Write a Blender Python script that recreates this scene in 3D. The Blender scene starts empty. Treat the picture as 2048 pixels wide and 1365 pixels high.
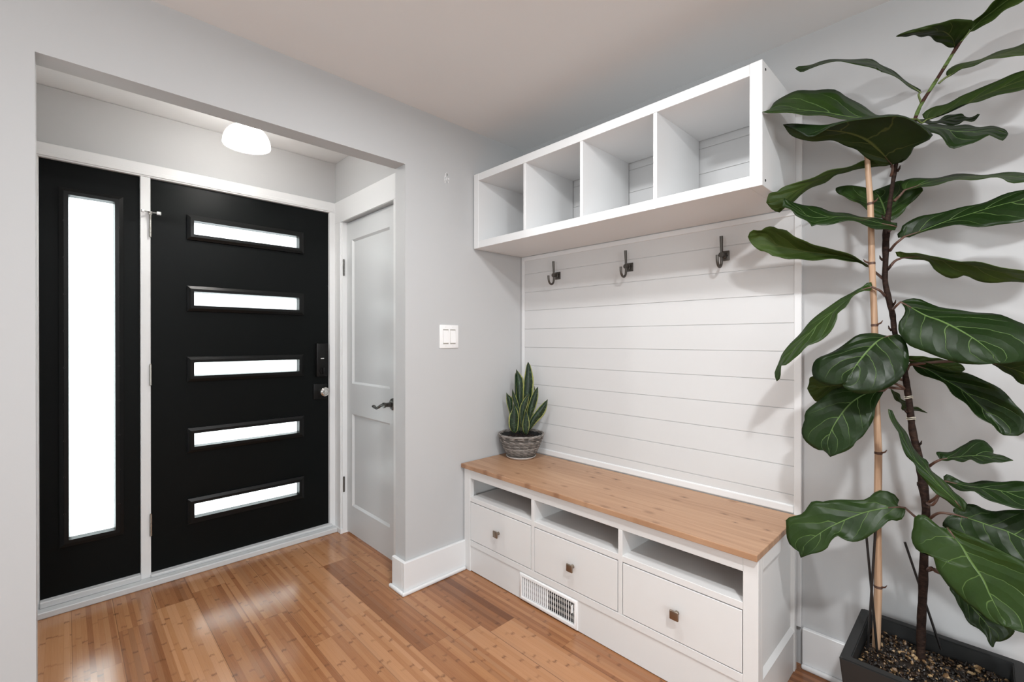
import bpy, bmesh, math, random
from mathutils import Vector, Matrix
random.seed(7)
S = bpy.context.scene
C = S.collection
PI = math.pi

# ---------------------------------------------------------------- camera, world, lights, exposure
cam_d = bpy.data.cameras.new('camera')
cam_d.sensor_width = 36.0
cam_d.lens = 918.6 / 2048 * 36.0
cam_d.clip_start = 0.02
cam = bpy.data.objects.new('camera', cam_d)
C.objects.link(cam)
YAW, PIT = 0.7993, -0.0024
fw = Vector((math.cos(YAW) * math.cos(PIT), math.sin(YAW) * math.cos(PIT), math.sin(PIT)))
cam.location = (-2.0049, -1.9829, 1.2436)
cam.rotation_euler = fw.to_track_quat('-Z', 'Y').to_euler()
S.camera = cam

w = bpy.data.worlds.new('overcast_sky'); S.world = w; w.use_nodes = True
bg = w.node_tree.nodes['Background']
bg.inputs[0].default_value = (0.93, 0.97, 1.0, 1)
bg.inputs[1].default_value = 6.0

def area(name, loc, target, sx, sy, power, color=(1, 1, 1), spread=PI, shape='RECTANGLE'):
    l = bpy.data.lights.new(name, 'AREA'); l.shape = shape; l.size = sx
    if shape == 'RECTANGLE': l.size_y = sy
    l.energy = power; l.color = color; l.spread = spread
    o = bpy.data.objects.new(name, l); C.objects.link(o); o.location = loc
    o.rotation_euler = (Vector(target) - Vector(loc)).to_track_quat('-Z', 'Y').to_euler()
    return o
area('hall_ceiling_lamp', (-1.15, -1.02, 2.37), (-1.15, -1.02, 0), 0.20, 0.2, 13.5, (0.965, 0.985, 1.0), shape='DISK')
area('room_ceiling_lamp', (-1.6, -2.35, 2.37), (-1.6, -2.35, 0), 0.14, 0.14, 34, (0.965, 0.985, 1.0), shape='DISK')
area('rear_fill_light', (-3.0, -4.85, 1.45), (-1.2, 0, 3.0), 2.4, 1.6, 70, (0.92, 0.975, 1.0))  # unseen fill panel added behind the camera, tipped up to brighten the ceiling
area('side_fill_light', (-4.3, -1.7, 1.4), (0, -0.9, 3.0), 1.6, 1.5, 20, (0.92, 0.975, 1.0))  # second added fill, out of view by the left wall, also aimed upward

S.view_settings.view_transform = 'Standard'
S.view_settings.look = 'None'
S.view_settings.gamma = 1.0
S.view_settings.use_curve_mapping = False
S.view_settings.exposure = 0.28

# ---------------------------------------------------------------- material helpers
class NG:
    """small node-graph builder"""
    def __init__(self, name):
        self.m = bpy.data.materials.new(name); self.m.use_nodes = True
        self.t = self.m.node_tree; self.n = self.t.nodes; self.l = self.t.links
        self.b = self.n['Principled BSDF']
    def node(self, typ, **kw):
        n = self.n.new(typ)
        for k, v in kw.items(): setattr(n, k, v)
        return n
    def put(self, sock, v):
        if hasattr(v, 'is_linked') or isinstance(v, bpy.types.NodeSocket): self.l.new(v, sock)
        else:
            if isinstance(v, (tuple, list)) and len(v) == 3 and sock.type == 'RGBA': v = (*v, 1)
            sock.default_value = v
    def math(self, op, a, b=0.0, c=0.0):
        n = self.node('ShaderNodeMath', operation=op)
        for i, v in enumerate((a, b, c)): self.put(n.inputs[i], v)
        return n.outputs[0]
    def vec(self, x, y, z):
        n = self.node('ShaderNodeCombineXYZ')
        for i, v in enumerate((x, y, z)): self.put(n.inputs[i], v)
        return n.outputs[0]
    def xyz(self, which='Object'):
        tc = self.node('ShaderNodeTexCoord'); s = self.node('ShaderNodeSeparateXYZ')
        self.l.new(tc.outputs[which], s.inputs[0]); return s.outputs[0], s.outputs[1], s.outputs[2], tc.outputs[which]
    def noise(self, v, scale, detail=3, rough=.55):
        n = self.node('ShaderNodeTexNoise'); self.put(n.inputs['Vector'], v)
        n.inputs['Scale'].default_value = scale; n.inputs['Detail'].default_value = detail; n.inputs['Roughness'].default_value = rough
        return n.outputs['Fac']
    def white(self, v):
        n = self.node('ShaderNodeTexWhiteNoise', noise_dimensions='3D'); self.put(n.inputs['Vector'], v); return n.outputs['Value']
    def ramp(self, f, stops, interp='LINEAR'):
        n = self.node('ShaderNodeValToRGB'); self.put(n.inputs[0], f); e = n.color_ramp; e.interpolation = interp
        while len(e.elements) > 1: e.elements.remove(e.elements[-1])
        for i, (p, c) in enumerate(stops):
            el = e.elements[0] if i == 0 else e.elements.new(p)
            el.position = p; el.color = (*c, 1) if len(c) == 3 else c
        return n.outputs[0]
    def mix(self, f, a, b, mode='MIX'):
        n = self.node('ShaderNodeMix', data_type='RGBA', blend_type=mode)
        self.put(n.inputs[0], f); self.put(n.inputs[6], a); self.put(n.inputs[7], b); return n.outputs[2]
    def smooth(self, v, a, b):
        n = self.node('ShaderNodeMapRange', interpolation_type='SMOOTHSTEP')
        self.put(n.inputs[0], v); n.inputs[1].default_value = a; n.inputs[2].default_value = b
        return n.outputs[0]
    def bump(self, h, strength=.3, dist=.002):
        n = self.node('ShaderNodeBump'); self.put(n.inputs['Height'], h)
        n.inputs['Strength'].default_value = strength; n.inputs['Distance'].default_value = dist
        self.l.new(n.outputs[0], self.b.inputs['Normal'])
    def set(self, **kw):
        for k, v in kw.items(): self.put(self.b.inputs[k.replace('_', ' ')], v)
        return self.m

def paint(name, col, rough=.5, var=.02, bump=.05, scale=60, metal=0.0, spec=.5):
    g = NG(name); x, y, z, v = g.xyz()
    f = g.noise(v, 3, 3)
    a = tuple(c * (1 - var) for c in col); b = tuple(min(1, c * (1 + var)) for c in col)
    c = g.mix(f, a, b)
    if bump: g.bump(g.noise(v, scale, 4), bump, .0015)
    return g.set(Base_Color=c, Roughness=rough, Metallic=metal, Specular_IOR_Level=spec)

M = {}
M['wall'] = paint('pale_grey_wall_paint', (.50, .504, .508), .75, .015, .06, 140)
M['ceiling'] = paint('white_ceiling_paint', (.80, .805, .805), .85, .015, .05, 120)
M['trim'] = paint('white_trim_paint', (.76, .765, .77), .38, .012, .03, 40)
M['ship'] = paint('white_board_paint', (.645, .645, .645), .42, .012, .03, 40)
M['cubby'] = paint('white_foil_board', (.75, .753, .755), .4, .01, .0)
M['bench'] = paint('white_stained_wood', (.72, .718, .712), .42, .015, .05, 50)
M['closet'] = paint('white_door_paint', (.60, .612, .62), .35, .015, .03, 40)
M['plastic'] = paint('white_plastic', (.85, .85, .85), .3, .005, .0)
M['black_door'] = paint('black_satin_paint', (.0040, .0050, .0050), .40, .12, .05, 30, spec=.10)
M['black_frame'] = paint('black_moulding_paint', (.0045, .005, .005), .32, .15, .12, 40, spec=.22)
M['black_metal'] = paint('black_metal', (.006, .006, .006), .35, .1, .0, spec=.2)
M['chrome'] = paint('polished_chrome', (.75, .74, .72), .12, .03, .0, metal=1.0)
M['nickel'] = paint('satin_nickel', (.48, .46, .42), .3, .05, .0, metal=1.0)
M['bronze'] = paint('antique_bronze', (.30, .25, .20), .36, .12, .05, 80, metal=1.0)
M['iron'] = paint('dark_cast_iron', (.11, .10, .09), .42, .2, .1, 120, metal=.9)
M['pewter'] = paint('dark_nickel', (.16, .15, .14), .22, .1, .0, metal=1.0)
M['dark'] = paint('dark_void', (.02, .02, .02), .9, .05, .0)
M['planter'] = paint('charcoal_fibre_clay', (.012, .0125, .0125), .58, .3, .12, 25)
M['stick'] = paint('black_plastic_stick', (.008, .007, .007), .4, .1, .0)
M['saucer'] = paint('white_saucer', (.78, .76, .74), .35, .02, .0)
M['tie'] = paint('pale_twist_tie', (.62, .58, .48), .5, .05, .0)

def m_sill():
    g = NG('worn_white_sill'); x, y, z, v = g.xyz()
    st = g.node('ShaderNodeMapping'); g.l.new(v, st.inputs[0]); st.inputs['Scale'].default_value = (2.0, 14, 14)
    f = g.noise(st.outputs[0], 6, 5, .7)
    k = g.smooth(f, .72, .76)
    return g.set(Base_Color=g.mix(k, (.60, .612, .62), (.10, .10, .10)), Roughness=.5)
M['sill'] = m_sill()

def m_floor():
    g = NG('bamboo_plank_floor'); x, y, z, v = g.xyz()
    PW, PL, SW = 0.142, 0.96, 0.0178
    px = g.math('DIVIDE', x, PW); pi = g.math('FLOOR', px); pf = g.math('FRACT', px)
    off = g.math('MULTIPLY', g.white(g.vec(pi, 3.1, 0)), PL)
    py = g.math('DIVIDE', g.math('ADD', y, off), PL); qi = g.math('FLOOR', py); qf = g.math('FRACT', py)
    tone = g.white(g.vec(pi, qi, 1.0))
    sx = g.math('DIVIDE', x, SW); si = g.math('FLOOR', sx); sf = g.math('FRACT', sx)
    stone = g.white(g.vec(si, qi, 2.0))
    # bamboo knuckles: each strip has its own spacing and phase
    ph = g.white(g.vec(si, qi, 5.0))
    ky = g.math('ADD', g.math('DIVIDE', y, 0.235), g.math('MULTIPLY', ph, 7.0))
    ki = g.math('FLOOR', ky); kf = g.math('FRACT', ky)
    wob = g.noise(g.vec(g.math('MULTIPLY', x, 130), g.math('MULTIPLY', y, 40), 0), 1.0, 3)
    kd = g.math('ABSOLUTE', g.math('SUBTRACT', g.math('ADD', kf, g.math('MULTIPLY', g.math('SUBTRACT', wob, .5), .12)), .5))
    kn = g.math('SUBTRACT', 1.0, g.smooth(kd, .004, .05))
    kr = g.white(g.vec(si, ki, 9.0))
    kn = g.math('MULTIPLY', kn, g.math('ADD', g.math('MULTIPLY', kr, .75), .1))
    kline = g.math('SUBTRACT', 1.0, g.smooth(kd, .0, .012))
    kn = g.math('ADD', g.math('MULTIPLY', kn, .65), g.math('MULTIPLY', kline, g.math('MULTIPLY', kr, .35)))
    grain = g.noise(g.vec(g.math('MULTIPLY', x, 900), g.math('MULTIPLY', y, 9), si), 1.0, 4, .65)
    broad = g.noise(g.vec(g.math('MULTIPLY', x, 60), g.math('MULTIPLY', y, 1.5), pi), 1.0, 2)
    dark_strip = g.smooth(stone, .80, .96)
    t = g.math('ADD', g.math('MULTIPLY', tone, .40), g.math('MULTIPLY', stone, .28))
    t = g.math('ADD', t, g.math('MULTIPLY', grain, .30))
    t = g.math('ADD', t, g.math('MULTIPLY', broad, .14))
    base = g.ramp(t, [(.22, (.135, .050, .020)), (.42, (.265, .108, .044)), (.62, (.395, .186, .084)), (.92, (.52, .275, .142))])
    base = g.mix(g.math('MULTIPLY', dark_strip, g.math('SUBTRACT', .62, g.math('MULTIPLY', tone, .5))), base, (.125, .048, .024))
    base = g.mix(g.math('MULTIPLY', kn, .85), base, (.085, .032, .016))
    seam = g.math('MAXIMUM', g.math('LESS_THAN', pf, .011), g.math('LESS_THAN', qf, .0011))
    srand = g.white(g.vec(pi, qi, 12.0))
    base = g.mix(g.math('MULTIPLY', seam, g.math('ADD', g.math('MULTIPLY', srand, .6), .25)), base, (.03, .012, .007))
    fine = g.math('LESS_THAN', sf, .05)
    base = g.mix(g.math('MULTIPLY', fine, .22), base, (.14, .06, .03))
    h = g.math('SUBTRACT', g.math('MULTIPLY', grain, .15), seam)
    g.bump(h, .10, .0012)
    r = g.math('ADD', .15, g.math('MULTIPLY', grain, .10))
    return g.set(Base_Color=base, Roughness=r, Specular_IOR_Level=.5)
M['floor'] = m_floor()

def m_pine():
    g = NG('oiled_pine'); x, y, z, v = g.xyz()
    bw = .094; bi = g.math('FLOOR', g.math('DIVIDE', x, bw)); tone = g.white(g.vec(bi, 1.0, 0))
    warp = g.noise(g.vec(g.math('MULTIPLY', x, 8), g.math('MULTIPLY', y, 1.6), 0), 1.0, 2)
    gx = g.math('ADD', g.math('MULTIPLY', x, 75), g.math('MULTIPLY', warp, 7))
    gr = g.noise(g.vec(gx, g.math('MULTIPLY', y, 2.2), bi), 1.0, 4, .6)
    fine = g.noise(g.vec(g.math('MULTIPLY', x, 520), g.math('MULTIPLY', y, 7), 0), 1.0, 3)
    t = g.math('ADD', g.math('MULTIPLY', gr, .62), g.math('ADD', g.math('MULTIPLY', fine, .22), g.math('MULTIPLY', tone, .16)))
    c = g.ramp(t, [(.25, (.265, .135, .070)), (.48, (.400, .228, .132)), (.7, (.50, .305, .185))])
    vo = g.node('ShaderNodeTexVoronoi', voronoi_dimensions='2D'); g.put(vo.inputs['Vector'], g.vec(g.math('MULTIPLY', x, 14), g.math('MULTIPLY', y, 6.5), 0)); vo.inputs['Scale'].default_value = 1.0
    d = g.math('ADD', vo.outputs['Distance'], g.math('MULTIPLY', g.math('SUBTRACT', fine, .5), .06))
    cs = g.node('ShaderNodeSeparateColor'); g.l.new(vo.outputs['Color'], cs.inputs[0])
    gate = g.math('GREATER_THAN', cs.outputs[0], .45)
    rad = g.math('ADD', .07, g.math('MULTIPLY', cs.outputs[1], .12))
    k = g.math('MULTIPLY', g.math('SUBTRACT', 1.0, g.smooth(g.math('DIVIDE', d, rad), .35, 1.25)), gate)
    c = g.mix(g.math('MULTIPLY', k, .55), c, (.175, .075, .035))
    k2 = g.math('MULTIPLY', g.math('SUBTRACT', 1.0, g.smooth(g.math('DIVIDE', d, rad), .1, .4)), g.math('GREATER_THAN', cs.outputs[2], .55))
    c = g.mix(g.math('MULTIPLY', g.math('MULTIPLY', k2, gate), .9), c, (.06, .025, .012))
    g.bump(fine, .06, .001)
    return g.set(Base_Color=c, Roughness=.42)
M['pine'] = m_pine()

def m_leaf(name, top):
    g = NG(name)
    uv = g.node('ShaderNodeUVMap'); s = g.node('ShaderNodeSeparateXYZ'); g.l.new(uv.outputs[0], s.inputs[0])
    u, vv = s.outputs[0], s.outputs[1]            # u along the midrib 0..1, v across 0..1 (midrib .5)
    x, y, z, ob = g.xyz()
    av = g.math('MULTIPLY', g.math('ABSOLUTE', g.math('SUBTRACT', vv, .5)), 2.0)
    side = g.math('GREATER_THAN', vv, .5)
    n1 = g.noise(ob, 26, 2)
    taper = g.math('SUBTRACT', 1.15, u)
    mid = g.math('SUBTRACT', 1.0, g.smooth(g.math('DIVIDE', av, g.math('MULTIPLY', taper, .050)), .35, 1.0))
    # side veins sweep towards the tip and fade near the edge
    sw = g.math('SUBTRACT', u, g.math('MULTIPLY', g.math('POWER', av, 1.25), .30))
    sw = g.math('ADD', sw, g.math('MULTIPLY', side, .055))
    sw = g.math('ADD', sw, g.math('MULTIPLY', g.math('SUBTRACT', n1, .5), .07))
    f = g.math('ABSOLUTE', g.math('SUBTRACT', g.math('FRACT', g.math('MULTIPLY', sw, 4.7)), .5))
    wdt = g.math('SUBTRACT', .042, g.math('MULTIPLY', av, .026))
    sv = g.math('SUBTRACT', 1.0, g.smooth(g.math('DIVIDE', f, wdt), .3, 1.0))
    sv = g.math('MULTIPLY', sv, g.math('SUBTRACT', 1.0, g.smooth(av, .62, .95)))
    # fine net
    vo = g.node('ShaderNodeTexVoronoi', feature='DISTANCE_TO_EDGE'); g.put(vo.inputs['Vector'], ob); vo.inputs['Scale'].default_value = 55
    net = g.math('SUBTRACT', 1.0, g.smooth(vo.outputs['Distance'], .0, .06))
    vein = g.math('MAXIMUM', mid, g.math('MULTIPLY', sv, .72))
    oi = g.node('ShaderNodeObjectInfo'); rnd = oi.outputs['Random']
    cl = g.math('ADD', g.math('MULTIPLY', g.noise(ob, 9, 3), .7), g.math('MULTIPLY', rnd, .45))
    if top:
        base = g.ramp(cl, [(.25, (.007, .017, .0035)), (.6, (.014, .034, .006)), (.95, (.032, .066, .010))])
        col = g.mix(g.math('MULTIPLY', net, .12), base, (.04, .10, .03))
        col = g.mix(g.math('MULTIPLY', vein, .85), col, (.15, .25, .07))
        rough = .38
    else:
        base = g.ramp(cl, [(.25, (.028, .050, .011)), (.6, (.046, .084, .015)), (.95, (.078, .128, .022))])
        col = g.mix(g.math('MULTIPLY', net, .22), base, (.055, .085, .03))
        col = g.mix(g.math('MULTIPLY', vein, .75), col, (.19, .22, .06))
        rough = .5
    h = g.math('ADD', g.math('MULTIPLY', f, 1.6), g.math('MULTIPLY', vein, .35 if not top else -.35))
    g.bump(h, .6, .0045)
    g.set(Base_Color=col, Roughness=rough, Specular_IOR_Level=.30)
    tr = g.node('ShaderNodeBsdfTranslucent'); g.put(tr.inputs[0], g.mix(.5, col, (.10, .20, .02)))
    ms = g.node('ShaderNodeMixShader'); ms.inputs[0].default_value = .26 if top else .42
    g.l.new(g.b.outputs[0], ms.inputs[1]); g.l.new(tr.outputs[0], ms.inputs[2])
    g.l.new(ms.outputs[0], g.n['Material Output'].inputs[0])
    return g.m
M['leaf_top'] = m_leaf('fig_leaf_upper', True)
M['leaf_under'] = m_leaf('fig_leaf_under', False)

def m_snake():
    g = NG('snake_plant_leaf')
    uv = g.node('ShaderNodeUVMap'); s = g.node('ShaderNodeSeparateXYZ'); g.l.new(uv.outputs[0], s.inputs[0])
    x, y, z, ob = g.xyz()
    av = g.math('MULTIPLY', g.math('ABSOLUTE', g.math('SUBTRACT', s.outputs[1], .5)), 2.0)
    n = g.noise(g.vec(g.math('MULTIPLY', s.outputs[1], 5), g.math('MULTIPLY', s.outputs[0], 26), g.math('MULTIPLY', x, 20)), 1.0, 4, .7)
    gcol = g.ramp(n, [(.46, (.005, .016, .006)), (.56, (.010, .030, .010)), (.68, (.075, .14, .055))])
    edge = g.smooth(g.math('ADD', av, g.math('MULTIPLY', g.math('SUBTRACT', n, .5), .15)), .77, .83)
    return g.set(Base_Color=g.mix(edge, gcol, (.40, .42, .13)), Roughness=.38)
M['snake'] = m_snake()

def m_island(name, stops, rough, bumpscale=0, metal=0):
    g = NG(name); ge = g.node('ShaderNodeNewGeometry'); r = ge.outputs['Random Per Island']
    x, y, z, ob = g.xyz()
    c = g.ramp(g.math('ADD', g.math('MULTIPLY', r, .8), g.math('MULTIPLY', g.noise(ob, 60, 2), .2)), stops)
    if bumpscale: g.bump(g.noise(ob, bumpscale, 3), .4, .001)
    return g.set(Base_Color=c, Roughness=rough)
M['soil'] = m_island('bark_potting_mix', [(.1, (.004, .003, .002)), (.5, (.014, .008, .005)), (.70, (.05, .026, .011)), (.80, (.20, .115, .05)), (.90, (.42, .29, .15))], .42, 300)
M['dirt'] = m_island('dark_potting_soil', [(.1, (.008, .005, .004)), (.6, (.03, .018, .014)), (.95, (.09, .055, .04))], .8, 300)
M['wicker'] = m_island('grey_wicker', [(.1, (.09, .08, .072)), (.5, (.19, .17, .155)), (.9, (.34, .31, .285))], .6, 200)

def m_bark():
    g = NG('fig_trunk_bark'); x, y, z, ob = g.xyz()
    n = g.noise(g.vec(g.math('MULTIPLY', x, 60), g.math('MULTIPLY', y, 60), g.math('MULTIPLY', z, 160)), 1.0, 4, .65)
    woody = g.ramp(n, [(.3, (.010, .006, .005)), (.55, (.026, .014, .010)), (.8, (.065, .038, .026))])
    green = g.ramp(n, [(.3, (.06, .035, .02)), (.45, (.07, .11, .03)), (.7, (.14, .20, .06))])
    bands = g.math('GREATER_THAN', g.math('FRACT', g.math('ADD', g.math('MULTIPLY', z, 17), g.math('MULTIPLY', n, .6))), .58)
    green = g.mix(bands, green, (.05, .022, .016))
    col = g.mix(g.smooth(g.math('ADD', z, g.math('MULTIPLY', g.math('SUBTRACT', n, .5), .12)), 1.84, 1.90), woody, green)
    g.bump(n, .6, .003)
    return g.set(Base_Color=col, Roughness=.7, Specular_IOR_Level=.15)
M['bark'] = m_bark()
M['petiole'] = paint('brown_leaf_stalk', (.085, .04, .025), .5, .2, .05, 60)
M['petiole_green'] = paint('green_leaf_stalk', (.10, .13, .03), .5, .2, .05, 60)

def m_bamboo():
    g = NG('tan_bamboo_cane'); x, y, z, ob = g.xyz()
    n = g.noise(g.vec(g.math('MULTIPLY', x, 160), g.math('MULTIPLY', y, 160), g.math('MULTIPLY', z, 6)), 1.0, 4, .6)
    c = g.ramp(n, [(.3, (.30, .175, .10)), (.6, (.47, .31, .20)), (.85, (.58, .42, .30))])
    return g.set(Base_Color=c, Roughness=.42)
M['bamboo'] = m_bamboo()

def m_pane():
    g = NG('frosted_glass_pane'); x, y, z, ob = g.xyz()
    tr = g.node('ShaderNodeBsdfTranslucent'); tr.inputs[0].default_value = (.92, .955, .945, 1)
    gl = g.node('ShaderNodeBsdfGlossy'); gl.inputs[0].default_value = (.9, .95, .93, 1); gl.inputs['Roughness'].default_value = .25
    ms = g.node('ShaderNodeMixShader'); ms.inputs[0].default_value = .05
    g.l.new(tr.outputs[0], ms.inputs[1]); g.l.new(gl.outputs[0], ms.inputs[2]); g.l.new(ms.outputs[0], g.n['Material Output'].inputs[0])
    return g.m
M['pane'] = m_pane()

def m_shade():
    g = NG('frosted_lamp_glass')
    g.set(Base_Color=(.93, .93, .92), Roughness=.25)
    tr = g.node('ShaderNodeBsdfTranslucent'); tr.inputs[0].default_value = (.95, .95, .94, 1)
    tp = g.node('ShaderNodeBsdfTransparent'); tp.inputs[0].default_value = (.96, .96, .96, 1)
    m1 = g.node('ShaderNodeMixShader'); m1.inputs[0].default_value = .35
    g.l.new(g.b.outputs[0], m1.inputs[1]); g.l.new(tr.outputs[0], m1.inputs[2])
    m2 = g.node('ShaderNodeMixShader'); m2.inputs[0].default_value = .66
    g.l.new(m1.outputs[0], m2.inputs[1]); g.l.new(tp.outputs[0], m2.inputs[2])
    g.l.new(m2.outputs[0], g.n['Material Output'].inputs[0]); return g.m
M['shade'] = m_shade()
def m_bulb():
    g = NG('lit_bulb'); g.set(Base_Color=(1, 1, 1), Emission_Color=(1, .97, .92), Emission_Strength=330.0); return g.m
M['bulb'] = m_bulb()

# ---------------------------------------------------------------- mesh helpers
def box(bm, x0, x1, y0, y1, z0, z1, bev=0.0, seg=1):
    t = bmesh.new(); bmesh.ops.create_cube(t, size=1)
    x0, x1 = min(x0, x1), max(x0, x1); y0, y1 = min(y0, y1), max(y0, y1); z0, z1 = min(z0, z1), max(z0, z1)
    for v in t.verts: v.co = Vector(((x0 + x1) / 2 + v.co.x * (x1 - x0), (y0 + y1) / 2 + v.co.y * (y1 - y0), (z0 + z1) / 2 + v.co.z * (z1 - z0)))
    if bev: bmesh.ops.bevel(t, geom=t.edges[:], offset=min(bev, .45 * min(x1 - x0, y1 - y0, z1 - z0)), segments=seg, affect='EDGES', profile=.5)
    merge(bm, t)
def merge(bm, t):
    me = bpy.data.meshes.new('tmp'); t.to_mesh(me); t.free(); bm.from_mesh(me); bpy.data.meshes.remove(me)
def tube(bm, pts, rads, n=10, caps=True, phase=0.0):
    pts = [Vector(p) for p in pts]
    if not isinstance(rads, (list, tuple)): rads = [rads] * len(pts)
    rings = []; up = None
    for i, p in enumerate(pts):
        a = pts[max(0, i - 1)]; b = pts[min(len(pts) - 1, i + 1)]; d = (b - a).normalized()
        if up is None: up = Vector((0, 0, 1)) if abs(d.z) < .9 else Vector((1, 0, 0))
        s = d.cross(up); s.normalize(); up = s.cross(d); up.normalize()
        rings.append([bm.verts.new(p + (s * math.cos(2 * PI * k / n + phase) + up * math.sin(2 * PI * k / n + phase)) * rads[i]) for k in range(n)])
    for r0, r1 in zip(rings, rings[1:]):
        for k in range(n): bm.faces.new((r0[k], r0[(k + 1) % n], r1[(k + 1) % n], r1[k]))
    if caps: bm.faces.new(rings[0][::-1]); bm.faces.new(rings[-1])
def lathe(bm, prof, center, axis='z', n=32, close=False):
    """prof: (radius, height) pairs revolved about an axis through center"""
    c = Vector(center); rings = []
    def P(r, h, a):
        u, v = r * math.cos(a), r * math.sin(a)
        return c + {'z': Vector((u, v, h)), 'x': Vector((h, u, v)), 'y': Vector((u, h, v))}[axis]
    for r, h in prof:
        rings.append([bm.verts.new(P(max(r, 1e-5), h, 2 * PI * k / n)) for k in range(n)])
    for r0, r1 in zip(rings, rings[1:]):
        for k in range(n): bm.faces.new((r0[k], r0[(k + 1) % n], r1[(k + 1) % n], r1[k]))
    bmesh.ops.remove_doubles(bm, verts=bm.verts[:], dist=1e-5)
def spline(pts, n):
    """Catmull-Rom resample by chord length"""
    P = [Vector(p) for p in pts]
    if len(P) == 2: return [P[0].lerp(P[1], i / (n - 1)) for i in range(n)]
    L = [0.0]
    for a, b in zip(P, P[1:]): L.append(L[-1] + max((b - a).length, 1e-6))
    out = []
    for i in range(n):
        s = L[-1] * i / (n - 1); k = 0
        while k < len(L) - 2 and s > L[k + 1]: k += 1
        h = L[k + 1] - L[k]; t = (s - L[k]) / h
        def tan(j):
            if j == 0: return (P[1] - P[0]) / (L[1] - L[0])
            if j == len(P) - 1: return (P[-1] - P[-2]) / (L[-1] - L[-2])
            return (P[j + 1] - P[j - 1]) / (L[j + 1] - L[j - 1])
        m0, m1 = tan(k) * h, tan(k + 1) * h
        out.append(P[k] * (2 * t ** 3 - 3 * t ** 2 + 1) + m0 * (t ** 3 - 2 * t ** 2 + t) + P[k + 1] * (-2 * t ** 3 + 3 * t ** 2) + m1 * (t ** 3 - t ** 2))
    return out

def obj(name, bm, mat, parent=None, smooth=False, auto=True):
    bmesh.ops.recalc_face_normals(bm, faces=bm.faces[:]) if auto else None
    if parent is not None:                       # vertices are written in world space: move them into the parent's frame
        off, q = Vector((0, 0, 0)), parent
        while q is not None: off += q.location; q = q.parent
        bmesh.ops.translate(bm, verts=bm.verts[:], vec=-off)
    me = bpy.data.meshes.new(name); bm.to_mesh(me); bm.free()
    o = bpy.data.objects.new(name, me); C.objects.link(o)
    for m in (mat if isinstance(mat, (list, tuple)) else [mat]): me.materials.append(M[m])
    if smooth:
        for p in me.polygons: p.use_smooth = True
        if smooth != 'all': me.set_sharp_from_angle(angle=math.radians(smooth if not isinstance(smooth, bool) else 40))
    if parent is not None:
        o.parent = parent
    return o
def tag(o, label, cat, group=None):
    o['label'] = label; o['category'] = cat
    if group: o['group'] = group
    return o
def thing(name, loc, label, cat, group=None):
    o = bpy.data.objects.new(name, None); o.empty_display_size = .05; C.objects.link(o); o.location = loc
    return tag(o, label, cat, group)
def struct(name, bm, mat, label=None, cat=None, parent=None, smooth=False):
    o = obj(name, bm, mat, parent, smooth)
    if parent is None:
        o['kind'] = 'structure'; tag(o, label, cat)
    return o
def sempty(name, loc, label, cat):
    o = thing(name, loc, label, cat); o['kind'] = 'structure'; return o
def boxes(name, lst, mat, parent=None, bev=0.0, seg=1, **kw):
    bm = bmesh.new()
    for b in lst: box(bm, *b, bev, seg)
    return obj(name, bm, mat, parent, **kw)
def sboxes(name, lst, mat, label, cat, bev=0.0):
    bm = bmesh.new()
    for b in lst: box(bm, *b, bev)
    return struct(name, bm, mat, label, cat)

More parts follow.
